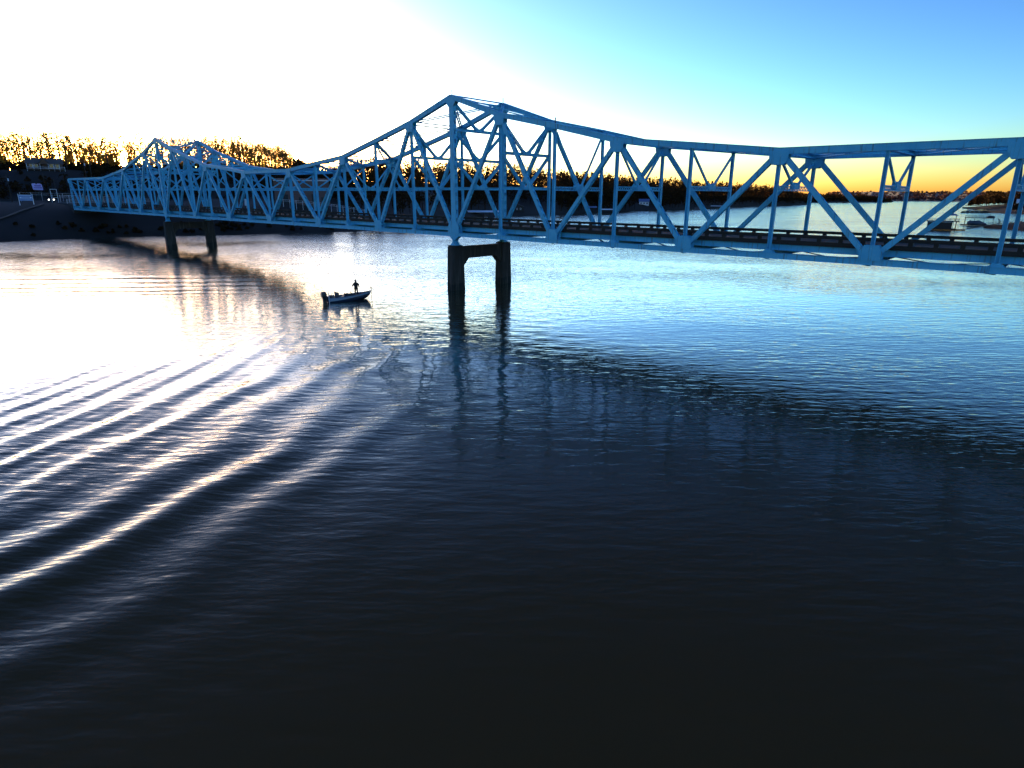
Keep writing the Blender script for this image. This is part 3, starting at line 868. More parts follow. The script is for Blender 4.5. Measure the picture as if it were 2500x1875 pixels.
# ------------------------------------------------------------------ buildings
def rail_fence(name, pts, h, rails, m, label, cat, group=None, post_step=2.5, r=0.05, drop=0.2):
    """post-and-rail fence along a line of points; each post and each rail is its own part"""
    p0 = Vector(pts[0])
    f = empty(name, p0, 0, label, cat, group)
    rel = [Vector(p) - p0 for p in pts]
    for k in range(rails):
        mb = MB(); z = h * (k + 1) / rails - 0.06
        for a, b in zip(rel[:-1], rel[1:]): mb.bar(a + Vector((0, 0, z)), b + Vector((0, 0, z)), r * 1.2, r * 2.4, ref=(0, 0, 1), off=(0, 0))
        mb.build('rail', m, f)
    pm = MB().box(-r, r, -r, r, -drop, h + 0.05).mesh('post', m)
    for a, b in zip(rel[:-1], rel[1:]):
        n = max(1, int((b - a).length / post_step))
        for i in range(n + (b is rel[-1])):
            add('post', pm, f, a.lerp(b, i / n))
    return f
def gable_house(name, loc, rz, w, d, h, rise, wall_m, roof_m, label, windows=(), door=None, chimney=False, over=0.5, cat='house', roof_t=0.16):
    """w along the front (local x), d deep (local y); gable ends face +-x unless turned; front wall at y=0"""
    o = empty(name, loc, rz, label, cat)
    MB().box(-w/2, w/2, 0, d, -1.5, h).build('wall', wall_m, o)
    g = MB()
    for x in (-w/2 + 0.001, w/2 - 0.161):
        g.extrude([(x, 0, h), (x, d, h), (x, d/2, h + rise)], (0, 0, 0), (0.16, 0, 0))
    g.build('gable', wall_m, o)
    roof = MB()
    for q_ in (0, 1):
        e = Vector((0, -over, h - over * rise / (d/2))) if q_ == 0 else Vector((0, d + over, h - over * rise / (d/2)))
        r_ = Vector((0, d/2, h + rise))
        n = Vector((0, rise, d/2)).normalized() if q_ else Vector((0, -rise, d/2)).normalized()
        roof.quadbox([Vector((-w/2 - over, 0, 0)) + e, Vector((w/2 + over, 0, 0)) + e, Vector((w/2 + over, 0, 0)) + r_, Vector((-w/2 - over, 0, 0)) + r_] + [p + n * roof_t + Vector((0,0,0.02)) for p in (Vector((-w/2 - over, 0, 0)) + e, Vector((w/2 + over, 0, 0)) + e, Vector((w/2 + over, 0, 0)) + r_, Vector((-w/2 - over, 0, 0)) + r_)])
    rf = roof.build('roof', roof_m, o)
    if chimney: MB().box(w*0.22, w*0.22 + 0.7, d/2 - 0.35, d/2 + 0.35, h + rise * 0.4, h + rise + 0.9).build('chimney', 'concrete', rf)
    for (x, z, ww, wh) in windows:
        f = MB()
        for a, b, c, e in ((x - ww/2 - .1, x + ww/2 + .1, z - .1, z), (x - ww/2 - .1, x + ww/2 + .1, z + wh, z + wh + .1), (x - ww/2 - .1, x - ww/2, z, z + wh), (x + ww/2, x + ww/2 + .1, z, z + wh)):
            f.box(a, b, -0.07, 0.02, c, e)
        wdw = f.build('window', 'white_paint', o)
        MB().box(x - ww/2, x + ww/2, -0.03, 0.01, z, z + wh).build('pane', 'glass_dark', wdw)
    if door:
        x, ww, wh = door
        dr = MB().box(x - ww/2, x + ww/2, -0.05, 0.02, 0, wh).build('door', 'dark_siding', o)
        MB().box(x + ww*0.3, x + ww*0.36, -0.12, -0.05, wh*0.45, wh*0.5).build('handle', 'galvanised', dr)
    return o

# hillside house: two low wings, a cross gable and a long railed porch
hz = 24.6
face = math.atan2(-212.0, 297.0)          # turn the front towards the lake
def turned(x, y): return math.atan2(-x, y) * 1.0
rzh = math.radians(35.4)
h1 = gable_house('hillside_house', (-211.8, 297.0, hz), rzh, 13.2, 6.5, 2.6, 2.0, 'wood_siding', 'grey_shingle', 'brown house with a railed porch on the left hillside', [(-5.0, 0.8, 1.1, 1.2), (-3.2, 0.8, 1.1, 1.2), (2.4, 0.5, 1.2, 1.7), (4.6, 0.5, 1.2, 1.7)], (-1.6, 1.0, 2.1), True)
g = MB()
g.extrude([(-2.0, -2.2, 2.2), (1.4, -2.2, 2.2), (-0.3, -2.2, 4.9)], (0, 0, 0), (0, 5.4, 0)); g.build('cross_gable', 'wood_siding', h1)
r = MB()
for a, b in (((-2.4, -2.5, 2.0), (-0.3, -2.5, 5.1)), ((1.8, -2.5, 2.0), (-0.3, -2.5, 5.1))):
    a, b = Vector(a), Vector(b); n = Vector((0, 0, 0.16))
    r.quadbox([a, b, b + Vector((0, 5.7, 0)), a + Vector((0, 5.7, 0)), a + n, b + n, b + Vector((0, 5.7, 0)) + n, a + Vector((0, 5.7, 0)) + n])
r.build('gable_roof', 'grey_shingle', h1)
porch = MB().box(-6.8, 7.4, -2.4, 0, -0.35, -0.1).build('porch', 'weathered_wood', h1)
for x in (-6.6, -4.2, -1.8, 1.3, 3.3, 5.3, 7.2): MB().box(x - .08, x + .08, -2.35, -2.2, -1.8, 2.2 if x != 7.2 else 1.2).build('post', 'white_paint', porch)
for z in (0.25, 0.85): MB().box(-6.6, 7.2, -2.3, -2.24, z, z + 0.07).build('rail', 'white_paint', porch)

# brown warehouse on the middle bank
wz = 10.6
w1 = gable_house('warehouse', (-92.0, 283.6, wz), math.radians(18.0), 23, 16, 9.6, 0.45, 'brown_siding', 'grey_shingle', 'large brown metal warehouse with pale roof edge behind the bridge', [], None, False, 0.6, 'warehouse')
for x, ww, wh in ((-7.5, 3.0, 3.4), (-1.0, 1.3, 2.3), (5.0, 2.4, 3.6), (8.4, 1.2, 2.3)):
    MB().box(x - ww/2, x + ww/2, -0.06, 0.02, 0, wh).build('door', 'dark_siding', w1)
for i in range(45):
    x = -11.2 + i * 0.51
    if i % 3 == 0: MB().box(x - 0.03, x + 0.03, -0.045, 0.0, 3.9, 9.5).build('rib', 'brown_siding', w1)
MB().box(-11.5, 11.5, -0.64, -0.52, 9.05, 9.42).build('gutter', 'white_paint', w1)
rail_fence('white_fence', [(-94.5, 266.0, 11.0), (-86, 264.4, 10.4), (-78.8, 263.2, 9.8), (-69, 262, 8.6), (-60.1, 261.2, 7.2)], 1.1, 2, 'white_paint', 'white rail fence running downhill in front of the warehouse', 'fence', None, 2.2, 0.06, 2.5)

# shore houses and docks behind the bridge
gable_house('shore_house', (-55.8, 428, ground(-55.8, 426) - 0.2), math.radians(7.5), 13, 8, 5.2, 2.6, 'dark_siding', 'grey_shingle', 'dark two-storey house with many white windows behind the main tower', [(-4.8, 3.0, 1.0, 1.3), (-2.9, 3.0, 1.0, 1.3), (-1.0, 3.0, 1.0, 1.3), (1.0, 3.0, 1.6, 1.5), (3.4, 3.0, 1.6, 1.5), (-1.2, 0.6, 1.0, 1.2), (1.2, 0.6, 1.0, 1.2), (3.6, 0.6, 1.0, 1.2)], (-4.6, 1.0, 2.1), True)
gable_house('lake_cabin', (8.0, 470, ground(8.0, 470) - 0.1), math.radians(-1.0 + 90), 9, 9.4, 3.4, 2.0, 'dark_siding', 'grey_shingle', 'low gabled cabin with small white windows right of the main tower', [], None)
cab = [o for o in bpy.data.objects if o.name.startswith('lake_cabin')][0]
for x in (-2.6, 0.0, 2.6):
    wdw = MB().box(-4.62, -4.50, 4.7 + x - 0.5, 4.7 + x + 0.5, 1.3, 2.5).build('window', 'white_paint', cab)
    MB().box(-4.66, -4.62, 4.7 + x - 0.36, 4.7 + x + 0.36, 1.45, 2.35).build('pane', 'glass_dark', wdw)
gable_house('white_gabled_house', (136.0, 668, ground(136, 668) + 0.2), math.radians(-11), 10, 8, 3.4, 2.4, 'white_paint', 'blue_roof', 'small white house with blue roof in the dark woods', [(-3, 0.9, 1.2, 1.3), (0, 0.9, 1.2, 1.3), (3, 0.9, 1.2, 1.3)], None)
gable_house('cottage', (200, 690, ground(200, 690)), math.radians(-16), 9, 7, 2.8, 2.0, 'wood_siding', 'grey_shingle', 'tiny brown cottage among the trees of the peninsula', [(-2, 0.9, 1.2, 1.2), (2, 0.9, 1.2, 1.2)], None)

def covered_dock(name, loc, rz, w, d, zr_, roof_m, label, rise=0.8, posts=6, cat='dock', slab=0.45):
    o = empty(name, loc, rz, label, cat)
    MB().box(-w/2, w/2, 0, d, slab - 0.25, slab).build('deck', 'weathered_wood', o)
    r = MB()
    r.extrude([(-w/2 - .4, -0.5, zr_), (-w/2 - .4, d + 0.5, zr_), (-w/2 - .4, d + .5, zr_ + 0.15), (-w/2 - .4, d/2, zr_ + rise + .15), (-w/2 - .4, -0.5, zr_ + 0.15)], (0, 0, 0), (w + .8, 0, 0))
    r.build('roof', roof_m, o)
    pm = MB().box(-0.09, 0.09, -0.09, 0.09, -2.5, zr_ + 0.02).mesh('post', 'weathered_wood')
    for i in range(posts):
        for y in (0.15, d - 0.15):
            add('post', pm, o, (-w/2 + 0.2 + (w - 0.4) * i / (posts - 1), y, 0))
    return o
cd = covered_dock('covered_dock', (-27, 395.5, 0), math.radians(3.5), 41, 9, 4.0, 'white_roof', 'long covered boat dock with bright white roof behind the bridge railing', 0.9, 12)
covered_dock('covered_dock', (74, 507, 0), math.radians(-8), 10.5, 8, 3.4, 'white_roof', 'small covered dock with white roof on the shore beyond the bridge', 0.7, 4)
covered_dock('covered_dock', (62, 512, 0), math.radians(-8), 9, 7, 5.0, 'blue_roof', 'blue roofed dock beside the small white roofed one', 0.8, 4)
covered_dock('covered_dock', (233, 735, 0), math.radians(-17), 13, 8, 3.2, 'white_roof', 'tiny pale roofed dock under the wooded peninsula', 0.5, 4)
def small_boat(name, loc, rz, L_, m1, label, group=None, cabin=True):
    o = empty(name, loc, rz, label, 'boat', group)
    rings = []
    for t, wd, zk, zs_ in ((0, .80, -.15, .75), (.3, 1.0, -.25, .72), (.65, .9, -.22, .80), (.88, .45, -.05, .95), (1, .05, .5, 1.05)):
        x = (t - .5) * L_; w = wd * L_ * .18
        rings.append([(x, -w, zs_), (x, -w * .75, zk + .1), (x, 0, zk), (x, w * .75, zk + .1), (x, w, zs_), (x, 0, zs_ - .12)])
    MB().loft(rings).build('hull', m1, o)
    if cabin:
        MB().loft([[(x, -w, z), (x, w, z), (x, w, z2), (x, -w, z2)] for x, w, z, z2 in ((-.12 * L_, .13 * L_, .6, 1.5), (.05 * L_, .13 * L_, .6, 1.5), (.17 * L_, .11 * L_, .6, .9))]).build('windshield', 'glass_dark', o)
        MB().box(-.52 * L_, -.47 * L_, -.15, .15, 0.1, 1.1).build('outboard_motor', 'black_paint', o)
    return o
for i, x in enumerate((-16.5, -10.5, -6.5)):
    small_boat('moored_boat', (x, 397 + 0.3 * i, 0.3), math.radians(95 + 4 * i), 5.5, 'white_paint', 'white boat moored under the long white dock roof', 'boats under the long dock roof')
small_boat('fishing_boat', (762, 1490, 0), 0.3, 7, 'dark_steel', 'speck of a boat far out on the open lake left of the headland tip', None)
small_boat('fishing_boat', (1640, 2590, 0), 0.3, 11, 'dark_steel', 'faint distant boat near the foot of the purple ridge', None)

# ------------------------------------------------------------------ right-hand docks
bh = empty('boathouse', (189.5, 281.5, 0), math.radians(-33.5), 'dark boathouse with a rooftop sundeck and small gabled shelter at right', 'boathouse')
MB().box(-6.2, 4.6, -3, 6, 0.15, 0.5).build('float', 'weathered_wood', bh)
MB().box(-5.9, 3.2, -2.6, 5.6, 0.5, 3.3).build('wall', 'dark_siding', bh)
for x in (-3.9, -0.9): MB().box(x - 1.2, x + 1.2, -2.66, -2.58, 0.5, 2.6).build('door', 'weathered_wood', bh)
dk = MB().box(-6.3, 5.6, -3.2, 6.2, 3.62, 3.82).build('sundeck', 'weathered_wood', bh)
MB().box(-6.1, 3.4, -2.9, 5.9, 3.34, 3.6).build('fascia', 'white_paint', bh)
for x, y in ((4.6, -2.6), (4.6, 1.5), (4.6, 5.6), (3.5, -2.6)): MB().box(x - .09, x + .09, y - .09, y + .09, -2, 3.62).build('post', 'weathered_wood', bh)
for y in (-3.1, 6.1):
    for z in (4.3, 4.8): MB().box(-6.2, 5.5, y - .03, y + .03, z, z + .06).build('rail', 'weathered_wood', dk)
    for i in range(8): MB().box(-6.2 + i * 1.66, -6.12 + i * 1.66, y - .04, y + .04, 3.82, 4.84).build('post', 'weathered_wood', dk)
for x in (-6.2, 5.5):
    for z in (4.3, 4.8): MB().box(x - .03, x + .03, -3.05, 6.05, z, z + .06).build('rail', 'weathered_wood', dk)
sh = MB()
for x in (0.2, 4.2):
    for y in (-1.6, 3.6): sh.box(x - .08, x + .08, y - .08, y + .08, 3.82, 6.2)
sh.build('shelter_post', 'dark_siding', bh)
MB().extrude([(-0.5, 0, 6.2), (4.9, 0, 6.2), (4.9, 0, 6.32), (2.2, 0, 7.3), (-0.5, 0, 6.32)], (0, -2.2, 0), (0, 4.2, 0)).build('shelter_roof', 'blue_roof', bh)
st = MB()
for i in range(9): st.box(5.0 + 0.0, 5.9, -2.6 + i * 0.42, -2.3 + i * 0.42, 0.5 + i * 0.36, 0.56 + i * 0.36)
st.build('stairs', 'weathered_wood', bh)
MB().box(4.6, 8.2, -3.6, -0.6, 0.1, 0.5).build('landing', 'weathered_wood', bh)
def gangway(name, a, b, label):
    a, b = Vector(a), Vector(b); d = b - a
    o = empty(name, a, math.atan2(d.y, d.x), label, 'gangway')
    L_ = math.hypot(d.x, d.y)
    MB().bar((0, 0, 0), (L_, 0, d.z), 1.2, 0.15).build('walkway', 'weathered_wood', o)
    for y in (-.58, .58):
        MB().bar((0, y, 1.0), (L_, y, d.z + 1.0), .06, .06).build('rail', 'weathered_wood', o)
    n = int(L_ / 2.4)
    pm = MB().box(-.04, .04, -.04, .04, 0, 1.0).mesh('post', 'weathered_wood')
    for i in range(n + 1):
        for y in (-.58, .58): add('post', pm, o, (L_ * i / n, y, d.z * i / n))
gangway('gangway', (196.5, 276.5, 0.6), (226, 296, 2.4), 'railed gangway from the boathouse to the rocky point')
pd = empty('lift_dock', (236.5, 322.5, 0), math.radians(-36.5), 'open boat-lift dock with a railed upper deck right of the boathouse', 'dock')
MB().box(-9.0, 10.5, -1.2, 0.6, 0.2, 0.5).build('float', 'weathered_wood', pd)
MB().box(-9.0, 10.5, 5.0, 6.4, 0.2, 0.5).build('float', 'weathered_wood', pd)
up = MB().box(-7.5, 4.5, -0.8, 6.2, 3.7, 3.9).build('upper_deck', 'weathered_wood', pd)
pm = MB().box(-.08, .08, -.08, .08, -2.0, 3.7).mesh('post', 'weathered_wood')
for x in (-7.3, -3.4, 0.5, 4.3):
    for y in (-.6, 6.0): add('post', pm, pd, (x, y, 0))
for y in (-.75, 6.15):
    for z in (4.35, 4.85): MB().box(-7.5, 4.5, y - .03, y + .03, z, z + .06).build('rail', 'weathered_wood', up)
    for i in range(9): MB().box(-7.5 + i * 1.49, -7.42 + i * 1.49, y - .03, y + .03, 3.9, 4.88).build('post', 'weathered_wood', up)
MB().box(2.6, 2.75, 1.5, 1.65, 3.9, 6.6).build('flag_pole', 'weathered_wood', pd)
sl = MB()
for i in range(5): sl.tube([(5.5 + math.cos(t) * 1.2 + i * .12, 2.5, 2.0 + math.sin(t) * 1.7) for t in (-1.2, -.4, .4, 1.2)], .06, 4)
sl.build('slide_frame', 'galvanised', pd)
pb = empty('covered_boat', (235.3, 324.6, 0), math.radians(-36.5), 'boat under a blue grey cover on the lift beneath the upper deck', 'boat')
MB().loft([[(x, -w, .9), (x, -w * .7, .3), (x, w * .7, .3), (x, w, .9)] for x, w in ((-4, 1.0), (-2, 1.25), (1.5, 1.25), (4, .3))]).build('hull', 'hull_navy', pb)
MB().loft([[(x, -w, .95), (x, -w * .6, z), (x, w * .6, z), (x, w, .95)] for x, w, z in ((-4.1, 1.05, 1.9), (-3, 1.32, 2.6), (-1.2, 1.32, 2.3), (.6, 1.3, 2.7), (2.4, 1.0, 1.9), (4.1, .3, 1.1))]).build('cover', 'boat_cover', pb, True)
dg = empty('dinghy', (239.5, 321.5, 4.0), math.radians(-30), 'dark upturned dinghy at the end of the upper deck', 'boat')
MB().loft([[(x, -w, 0), (x, -w * .8, z * .7), (x, 0, z), (x, w * .8, z * .7), (x, w, 0)] for x, w, z in ((-1.7, .3, .4), (-.9, .75, .9), (.5, .8, .95), (1.7, .45, .6))]).build('hull', 'dark_steel', dg, True)
gangway('gangway', (244, 317, 0.6), (262, 330, 2.0), 'low gangway from the lift dock to the shore')
def floating_dock(loc, rz, L_, label, lumpy):
    o = empty('floating_dock', loc, rz, label, 'dock', 'floating docks off the right shore')
    MB().box(-L_/2, L_/2, -1.5, 1.5, -0.1, 0.7).build('deck', 'weathered_wood', o)
    for i in range(4): MB().tube([(-L_/2 + L_ * (i + .5) / 4, 1.2, -2), (-L_/2 + L_ * (i + .5) / 4, 1.2, 1.9)], .14, 6).build('pile', 'weathered_wood', o)
    if lumpy:
        for i in range(6):
            x = -L_/2 + L_ * (i + .5) / 6
            MB().loft([[(x - 1.2, -1, .7), (x - 1, -.5, 1.5 + .3 * (i % 3)), (x - 1, .5, 1.5), (x - 1.2, 1, .7)], [(x + 1.2, -1, .7), (x + 1, -.5, 1.4), (x + 1, .5, 1.6 + .2 * (i % 2)), (x + 1.2, 1, .7)]]).build('gear', 'dark_siding', o)
    else:
        MB().box(-L_/2, L_/2, -1.4, 1.4, 2.7, 2.95).build('canopy', 'dark_siding', o)
    return o
floating_dock((425, 592, 0), math.radians(-35), 21, 'floating dock piled with dark gear, nearest of the two far docks', True)
floating_dock((474, 655, 0), math.radians(-35), 24, 'longer floating dock with a thin flat canopy farther out', False)
floating_dock((800, 1120, 0), math.radians(-35), 24, 'tiny reddish dock at the foot of the wooded point', False)
gable_house('white_cottage', (505, 640, 6.0), math.radians(-38), 9, 8, 3, 3.2, 'white_paint', 'white_roof', 'white gabled cottage at the extreme right edge', [(-2, .8, 1.2, 1.3), (2, .8, 1.2, 1.3)], None)

# ------------------------------------------------------------------ left bank: road, signs, rails, poles, car
road_pts = [(-150, 229.5), (-158, 236.5), (-166, 241), (-176, 243), (-190, 240), (-215, 228), (-250, 205), (-300, 170)]
mb = MB(); L0 = []
for i, (x, y) in enumerate(road_pts):
    a = Vector(road_pts[max(0, i - 1)]); b = Vector(road_pts[min(len(road_pts) - 1, i + 1)]); t = (b - a).normalized(); n = Vector((-t.y, t.x))
    L0.append((Vector((x, y)) - n * 4.2, Vector((x, y)) + n * 4.2))
RZ = [10.15, 10.5, 10.85, 11.0, 11.1, 11.1, 11.0, 11.0]
for i, (a, b) in enumerate(L0): mb.v += [(a.x, a.y, RZ[i]), (b.x, b.y, RZ[i]), (a.x, a.y, RZ[i] - 4), (b.x, b.y, RZ[i] - 4)]
for i in range(len(L0) - 1):
    k = i * 4
    mb.f += [(k, k + 1, k + 5, k + 4), (k, k + 4, k + 6, k + 2), (k + 1, k + 3, k + 7, k + 5)]
tag(mb.build('approach_road', 'asphalt'), 'dark approach road on the left bank', 'road', kind='structure')
ab = empty('bridge_abutment', (BX + math.cos(BAZ) * K0 * LP, BY + math.sin(BAZ) * K0 * LP, 0), BAZ, 'dark concrete abutment under the left end of the bridge', 'abutment')
MB().box(-7.0, 0.9, -0.6, TW + 0.6, -1, zb(K0) - 0.55).build('wall', 'concrete', ab)
MB().box(-7.0, -0.7, 0.6, TW - 0.6, zb(K0) - 0.548, zb(K0) + 1.1).build('backwall', 'concrete', ab)
pth = MB()
pts = [(-166, 203.8), (-165.5, 210), (-166, 218), (-167, 225), (-168, 230.3)]
for i in range(len(pts) - 1):
    a, b = pts[i], pts[i + 1]
    z0, z1 = ground(*a) + 0.25, ground(*b) + 0.25
    pth.bar((a[0], a[1], z0), (b[0], b[1], z1), 1.0, 0.16, ref=(1, 0, 0))
tag(pth.build('footpath', 'dirt_path'), 'pale footpath climbing the dark left bank', 'path', kind='structure')

def board_sign():
    x, y = -172.6, 229.2; z = 10.6
    o = empty('board_sign', (x, y, z), math.radians(37), 'blue and white notice board on two white posts at far left', 'sign')
    for sx in (-2.0, 2.0): MB().box(sx - .11, sx + .11, -.1, .1, -1.0, 3.3).build('post', 'white_paint', o)
    MB().box(-1.88, 1.88, -.06, .06, 0.95, 2.95).build('panel', 'sign_blue', o)
    for z0, z1, a, b in ((2.62, 2.82, -1.7, 1.7), (1.72, 2.32, -1.7, 1.7), (1.15, 1.3, -1.7, 1.7)):
        MB().box(a, b, -.085, -.06, z0, z1).build('stripe', 'sign_white', o)
    MB().box(-1.3, 1.3, -.1, -.085, 1.9, 2.12).build('bar', 'sign_blue', o)
board_sign()
o = empty('billboard', (-183.0, 250.3, 11.4), math.radians(36), 'lilac billboard with a ragged stepped top above the left road', 'sign')
MB().extrude([(-1.5, 0, 4.0), (1.6, 0, 3.9), (1.45, 0, 6.0), (.9, 0, 6.35), (.1, 0, 6.3), (-.35, 0, 5.95), (-.6, 0, 6.4), (-1.6, 0, 6.3), (-1.7, 0, 5.9)], (0, -.07, 0), (0, .07, 0)).build('panel', 'sign_lilac', o)
MB().box(-1.2, 1.35, -.1, -.07, 4.55, 4.95).build('band', 'sign_violet', o)
MB().box(-.9, 1.1, -.1, -.07, 5.2, 5.8).build('patch', 'sign_violet', o)
for sx in (-.9, .9): MB().box(sx - .1, sx + .1, .07, .27, -1, 5.2).build('post', 'weathered_wood', o)
o = empty('sign_frame', (-168.7, 238.3, 11.6), math.radians(35), 'empty white rectangular metal frame standing beside the road', 'frame')
for sx in (-.95, .95): MB().box(sx - .07, sx + .07, -.07, .07, -1, 4.0).build('post', 'white_paint', o)
for z in (1.0, 3.86): MB().box(-.88, .88, -.06, .06, z, z + .14).build('crossbar', 'white_paint', o)
def gz(x, y, up=0.0): return (x, y, ground(x, y) + up)
rail_fence('guard_fence', [(-183, 240.5, 13.1), (-176, 247.5, 12.9), (-168, 253, 12.7), (-158, 258, 12.5)], 1.3, 2, 'galvanised', 'pale pipe rail along the bank above the parked car', 'fence', None, 2.6, 0.05, 2.0)
rail_fence('guard_fence', [(-169, 241.5, 12.2), (-160, 243, 11.9), (-150, 242, 11.6), (-141, 240.5, 11.2), (-134, 240.5, 10.9)], 1.3, 3, 'galvanised', 'three-bar pale rail seen through the left end of the bridge', 'fence', None, 2.6, 0.06, 2.5)
rail_fence('guard_fence', [(-161.5, 234, 10.7), (-155, 236.5, 10.6), (-146, 237.5, 10.2), (-138, 237.5, 9.8)], 1.3, 3, 'galvanised', 'lower pale rail beside the left bridge end', 'fence', None, 2.4, 0.06, 2.5)
def pole(x, y, ztop, label, lean=0.0, lamp=False):
    z0 = ground(x, y) - 0.5
    o = empty('utility_pole', (x, y, z0), rnd.uniform(0, 1), label, 'pole', 'utility poles on the left bank')
    MB().tube([(0, 0, 0), (lean * .5, 0, (ztop - z0) * .5), (lean, 0, ztop - z0)], [.17, .15, .11], 8).build('shaft', 'weathered_wood', o, True)
    MB().box(lean - 1.1, lean + 1.1, -.06, .06, ztop - z0 - .9, ztop - z0 - .75).build('crossarm', 'weathered_wood', o)
    if lamp: MB().tube([(lean + .25, 0, ztop - z0 - 2.4), (lean + .25, 0, ztop - z0 - 1.5)], .22, 8).build('transformer', 'white_paint', o)
pole(-183.8, 237.1, 20.7, 'leftmost utility pole, carrying a pale transformer', 0, True)
pole(-195.6, 272, 23.9, 'utility pole below the hillside house')
pole(-175.6, 249.4, 19.5, 'utility pole just left of the bridge end')
pole(-185.9, 284.6, 28.1, 'tall utility pole over the bridge end, left of a pair', 0, True)
pole(-187.0, 290, 27.5, 'tall utility pole over the bridge end, right of a pair')

def car(name, loc, rz, body_m, label, lights=False):
    o = empty(name, loc, rz, label, 'car')
    prof = [(-2.3, .45), (-2.3, .95), (-1.9, 1.05), (-1.35, 1.62), (.35, 1.65), (1.05, 1.08), (2.15, .95), (2.3, .75), (2.3, .42)]
    rings = [[(x, y, z if abs(y) < .8 or z < 1.0 else z - .06) for x, z in prof] for y in (-.88, -.78, .78, .88)]
    mb = MB(); mb.loft([[(x, s, z) for x, z in prof] for s in (-.86, .86)]); mb.build('body', body_m, o)
    for s in (-1, 1):
        MB().extrude([(-1.75, s * .862, 1.08), (-1.28, s * .862, 1.54), (.3, s * .862, 1.56), (.86, s * .862, 1.1)], (0, 0, 0), (0, s * .012, 0)).build('side_window', 'glass_dark', o)
    MB().extrude([(1.04, -.7, 1.1), (1.04, .7, 1.1), (.39, .64, 1.62), (.39, -.64, 1.62)], (0.02, 0, 0.01), (.04, 0, .025)).build('windscreen', 'glass_dark', o)
    for x in (-1.45, 1.45):
        for s in (-1, 1):
            w = MB().tube([(x, s * .70, .34), (x, s * .90, .34)], .34, 14).build('wheel', 'rubber', o)
            MB().tube([(x, s * .89, .34), (x, s * .915, .34)], .19, 10).build('rim', 'galvanised', w)
    for s in (-1, 1):
        MB().tube([(2.27, s * .66, .78), (2.33, s * .66, .78)], .19, 10).build('headlight', 'headlight' if lights else 'sign_white', o)
        MB().box(-2.33, -2.29, s * .66 - .15, s * .66 + .15, .7, .88).build('tail_light', 'brown_siding', o)
    MB().box(2.28, 2.36, -.8, .8, .42, .58).build('bumper', 'black_paint', o)
    return o
c = car('parked_car', (-172.6, 241.8, 11.02), math.radians(-54.5), 'black_paint', 'dark car with its headlights on at the left bridge approach', True)
c.scale = (1.1, 1.15, 1.1)

# small road sign on the bridge deck and light fittings on the top chord
sg = empty('road_sign', (BX, BY, 0), BAZ, 'small white sign panel on the bridge deck left of centre', 'sign')
kx = -9.1 * LP
MB().box(kx - .05, kx + .05, 8.9, 9.0, zb(-9) + 1.9, zb(-9) + 4.2).build('post', 'galvanised', sg)
MB().box(kx + .05, kx + .09, 8.5, 9.5, zb(-9) + 2.6, zb(-9) + 4.2).build('panel', 'sign_white', sg)
for k in (-17, -15, -12, -9, -7, -5, -3, -1, 0, 2, 5):
    for s in (0, 1):
        if (k + s) % 2 and k not in (0, -12): continue
        p = JT(k, s) + Vector((0, 0, .35))
        MB().bar(p, p + Vector((0, 0, .65)), .10, .10).build('light_fitting', 'dark_steel', bridge)

# ------------------------------------------------------------------ bass boat with angler
BR = math.radians(33.7)
boat = empty('bass_boat', (-22.55, 84.55, 0.0), BR, 'low bass boat with dark hull and silver stern stripe left of the pier', 'boat')
S = [  # x, half beam at the gunwale, half beam at the chine, keel z, chine z, gunwale z
    (-2.75, 1.02, .88, -.28, -.02, .56), (-1.9, 1.12, .98, -.30, -.02, .56), (-.6, 1.17, 1.0, -.30, .0, .60), (.7, 1.12, .90, -.28, .06, .68), (1.8, .92, .62, -.18, .20, .78), (2.6, .60, .30, .06, .38, .86), (3.1, .28, .10, .40, .58, .90), (3.32, .08, .03, .66, .74, .92)]
hl, upper = MB(), MB()
hl.loft([[(x, -g_, zg), (x, -c_, zc), (x, 0, zk), (x, c_, zc), (x, g_, zg)] for x, g_, c_, zk, zc, zg in S]); hl.build('hull', 'hull_navy', boat, True)
for s in (-1, 1):
    st = MB()
    rings = []
    for x, g_, c_, zk, zc, zg in S:
        wd = max(0.03, np.interp(x, [-2.75, -1.2, 0.8, 3.3], [.36, .26, .10, .05]))
        a = Vector((x, s * (g_ + .012), zg - .04)); f_ = min(1, wd / max(.05, zg - zc)); b = Vector((x, s * (g_ + (c_ - g_) * f_ + .014), zg - .04 - wd))
        o_ = Vector((0, s * .012, 0))
        rings.append([a, a + o_, b + o_, b])
    st.loft(rings); st.build('stripe', 'hull_silver', boat)
dk = MB()
dk.extrude([(x, g_ * .96, zg) for x, g_, c_, zk, zc, zg in S[3:]] + [(x, -g_ * .96, zg) for x, g_, c_, zk, zc, zg in reversed(S[3:])], (0, 0, -.05), (0, 0, 0.0)); dk.build('front_deck', 'hull_deck', boat)
MB().extrude([(-2.7, 1.0, .575), (-1.7, 1.08, .575), (-1.7, -1.08, .575), (-2.7, -1.0, .575)], (0, 0, -.06), (0, 0, 0)).build('rear_deck', 'hull_deck', boat)
gw = MB()
for s in (-1, 1): gw.tube([(x, s * g_, zg + .02) for x, g_, c_, zk, zc, zg in S], .045, 6)
gw.build('gunwale', 'hull_silver', boat)
MB().box(-.15, .45, -.95, -.30, .25, .98).build('console', 'hull_deck', boat)
MB().extrude([(.42, -.92, .98), (.42, -.33, .98), (.18, -.36, 1.28), (.18, -.89, 1.28)], (0, 0, 0), (.03, 0, 0.01)).build('windshield', 'glass_dark', boat)
MB().box(-.15, .45, .30, .95, .25, .85).build('console', 'hull_deck', boat)
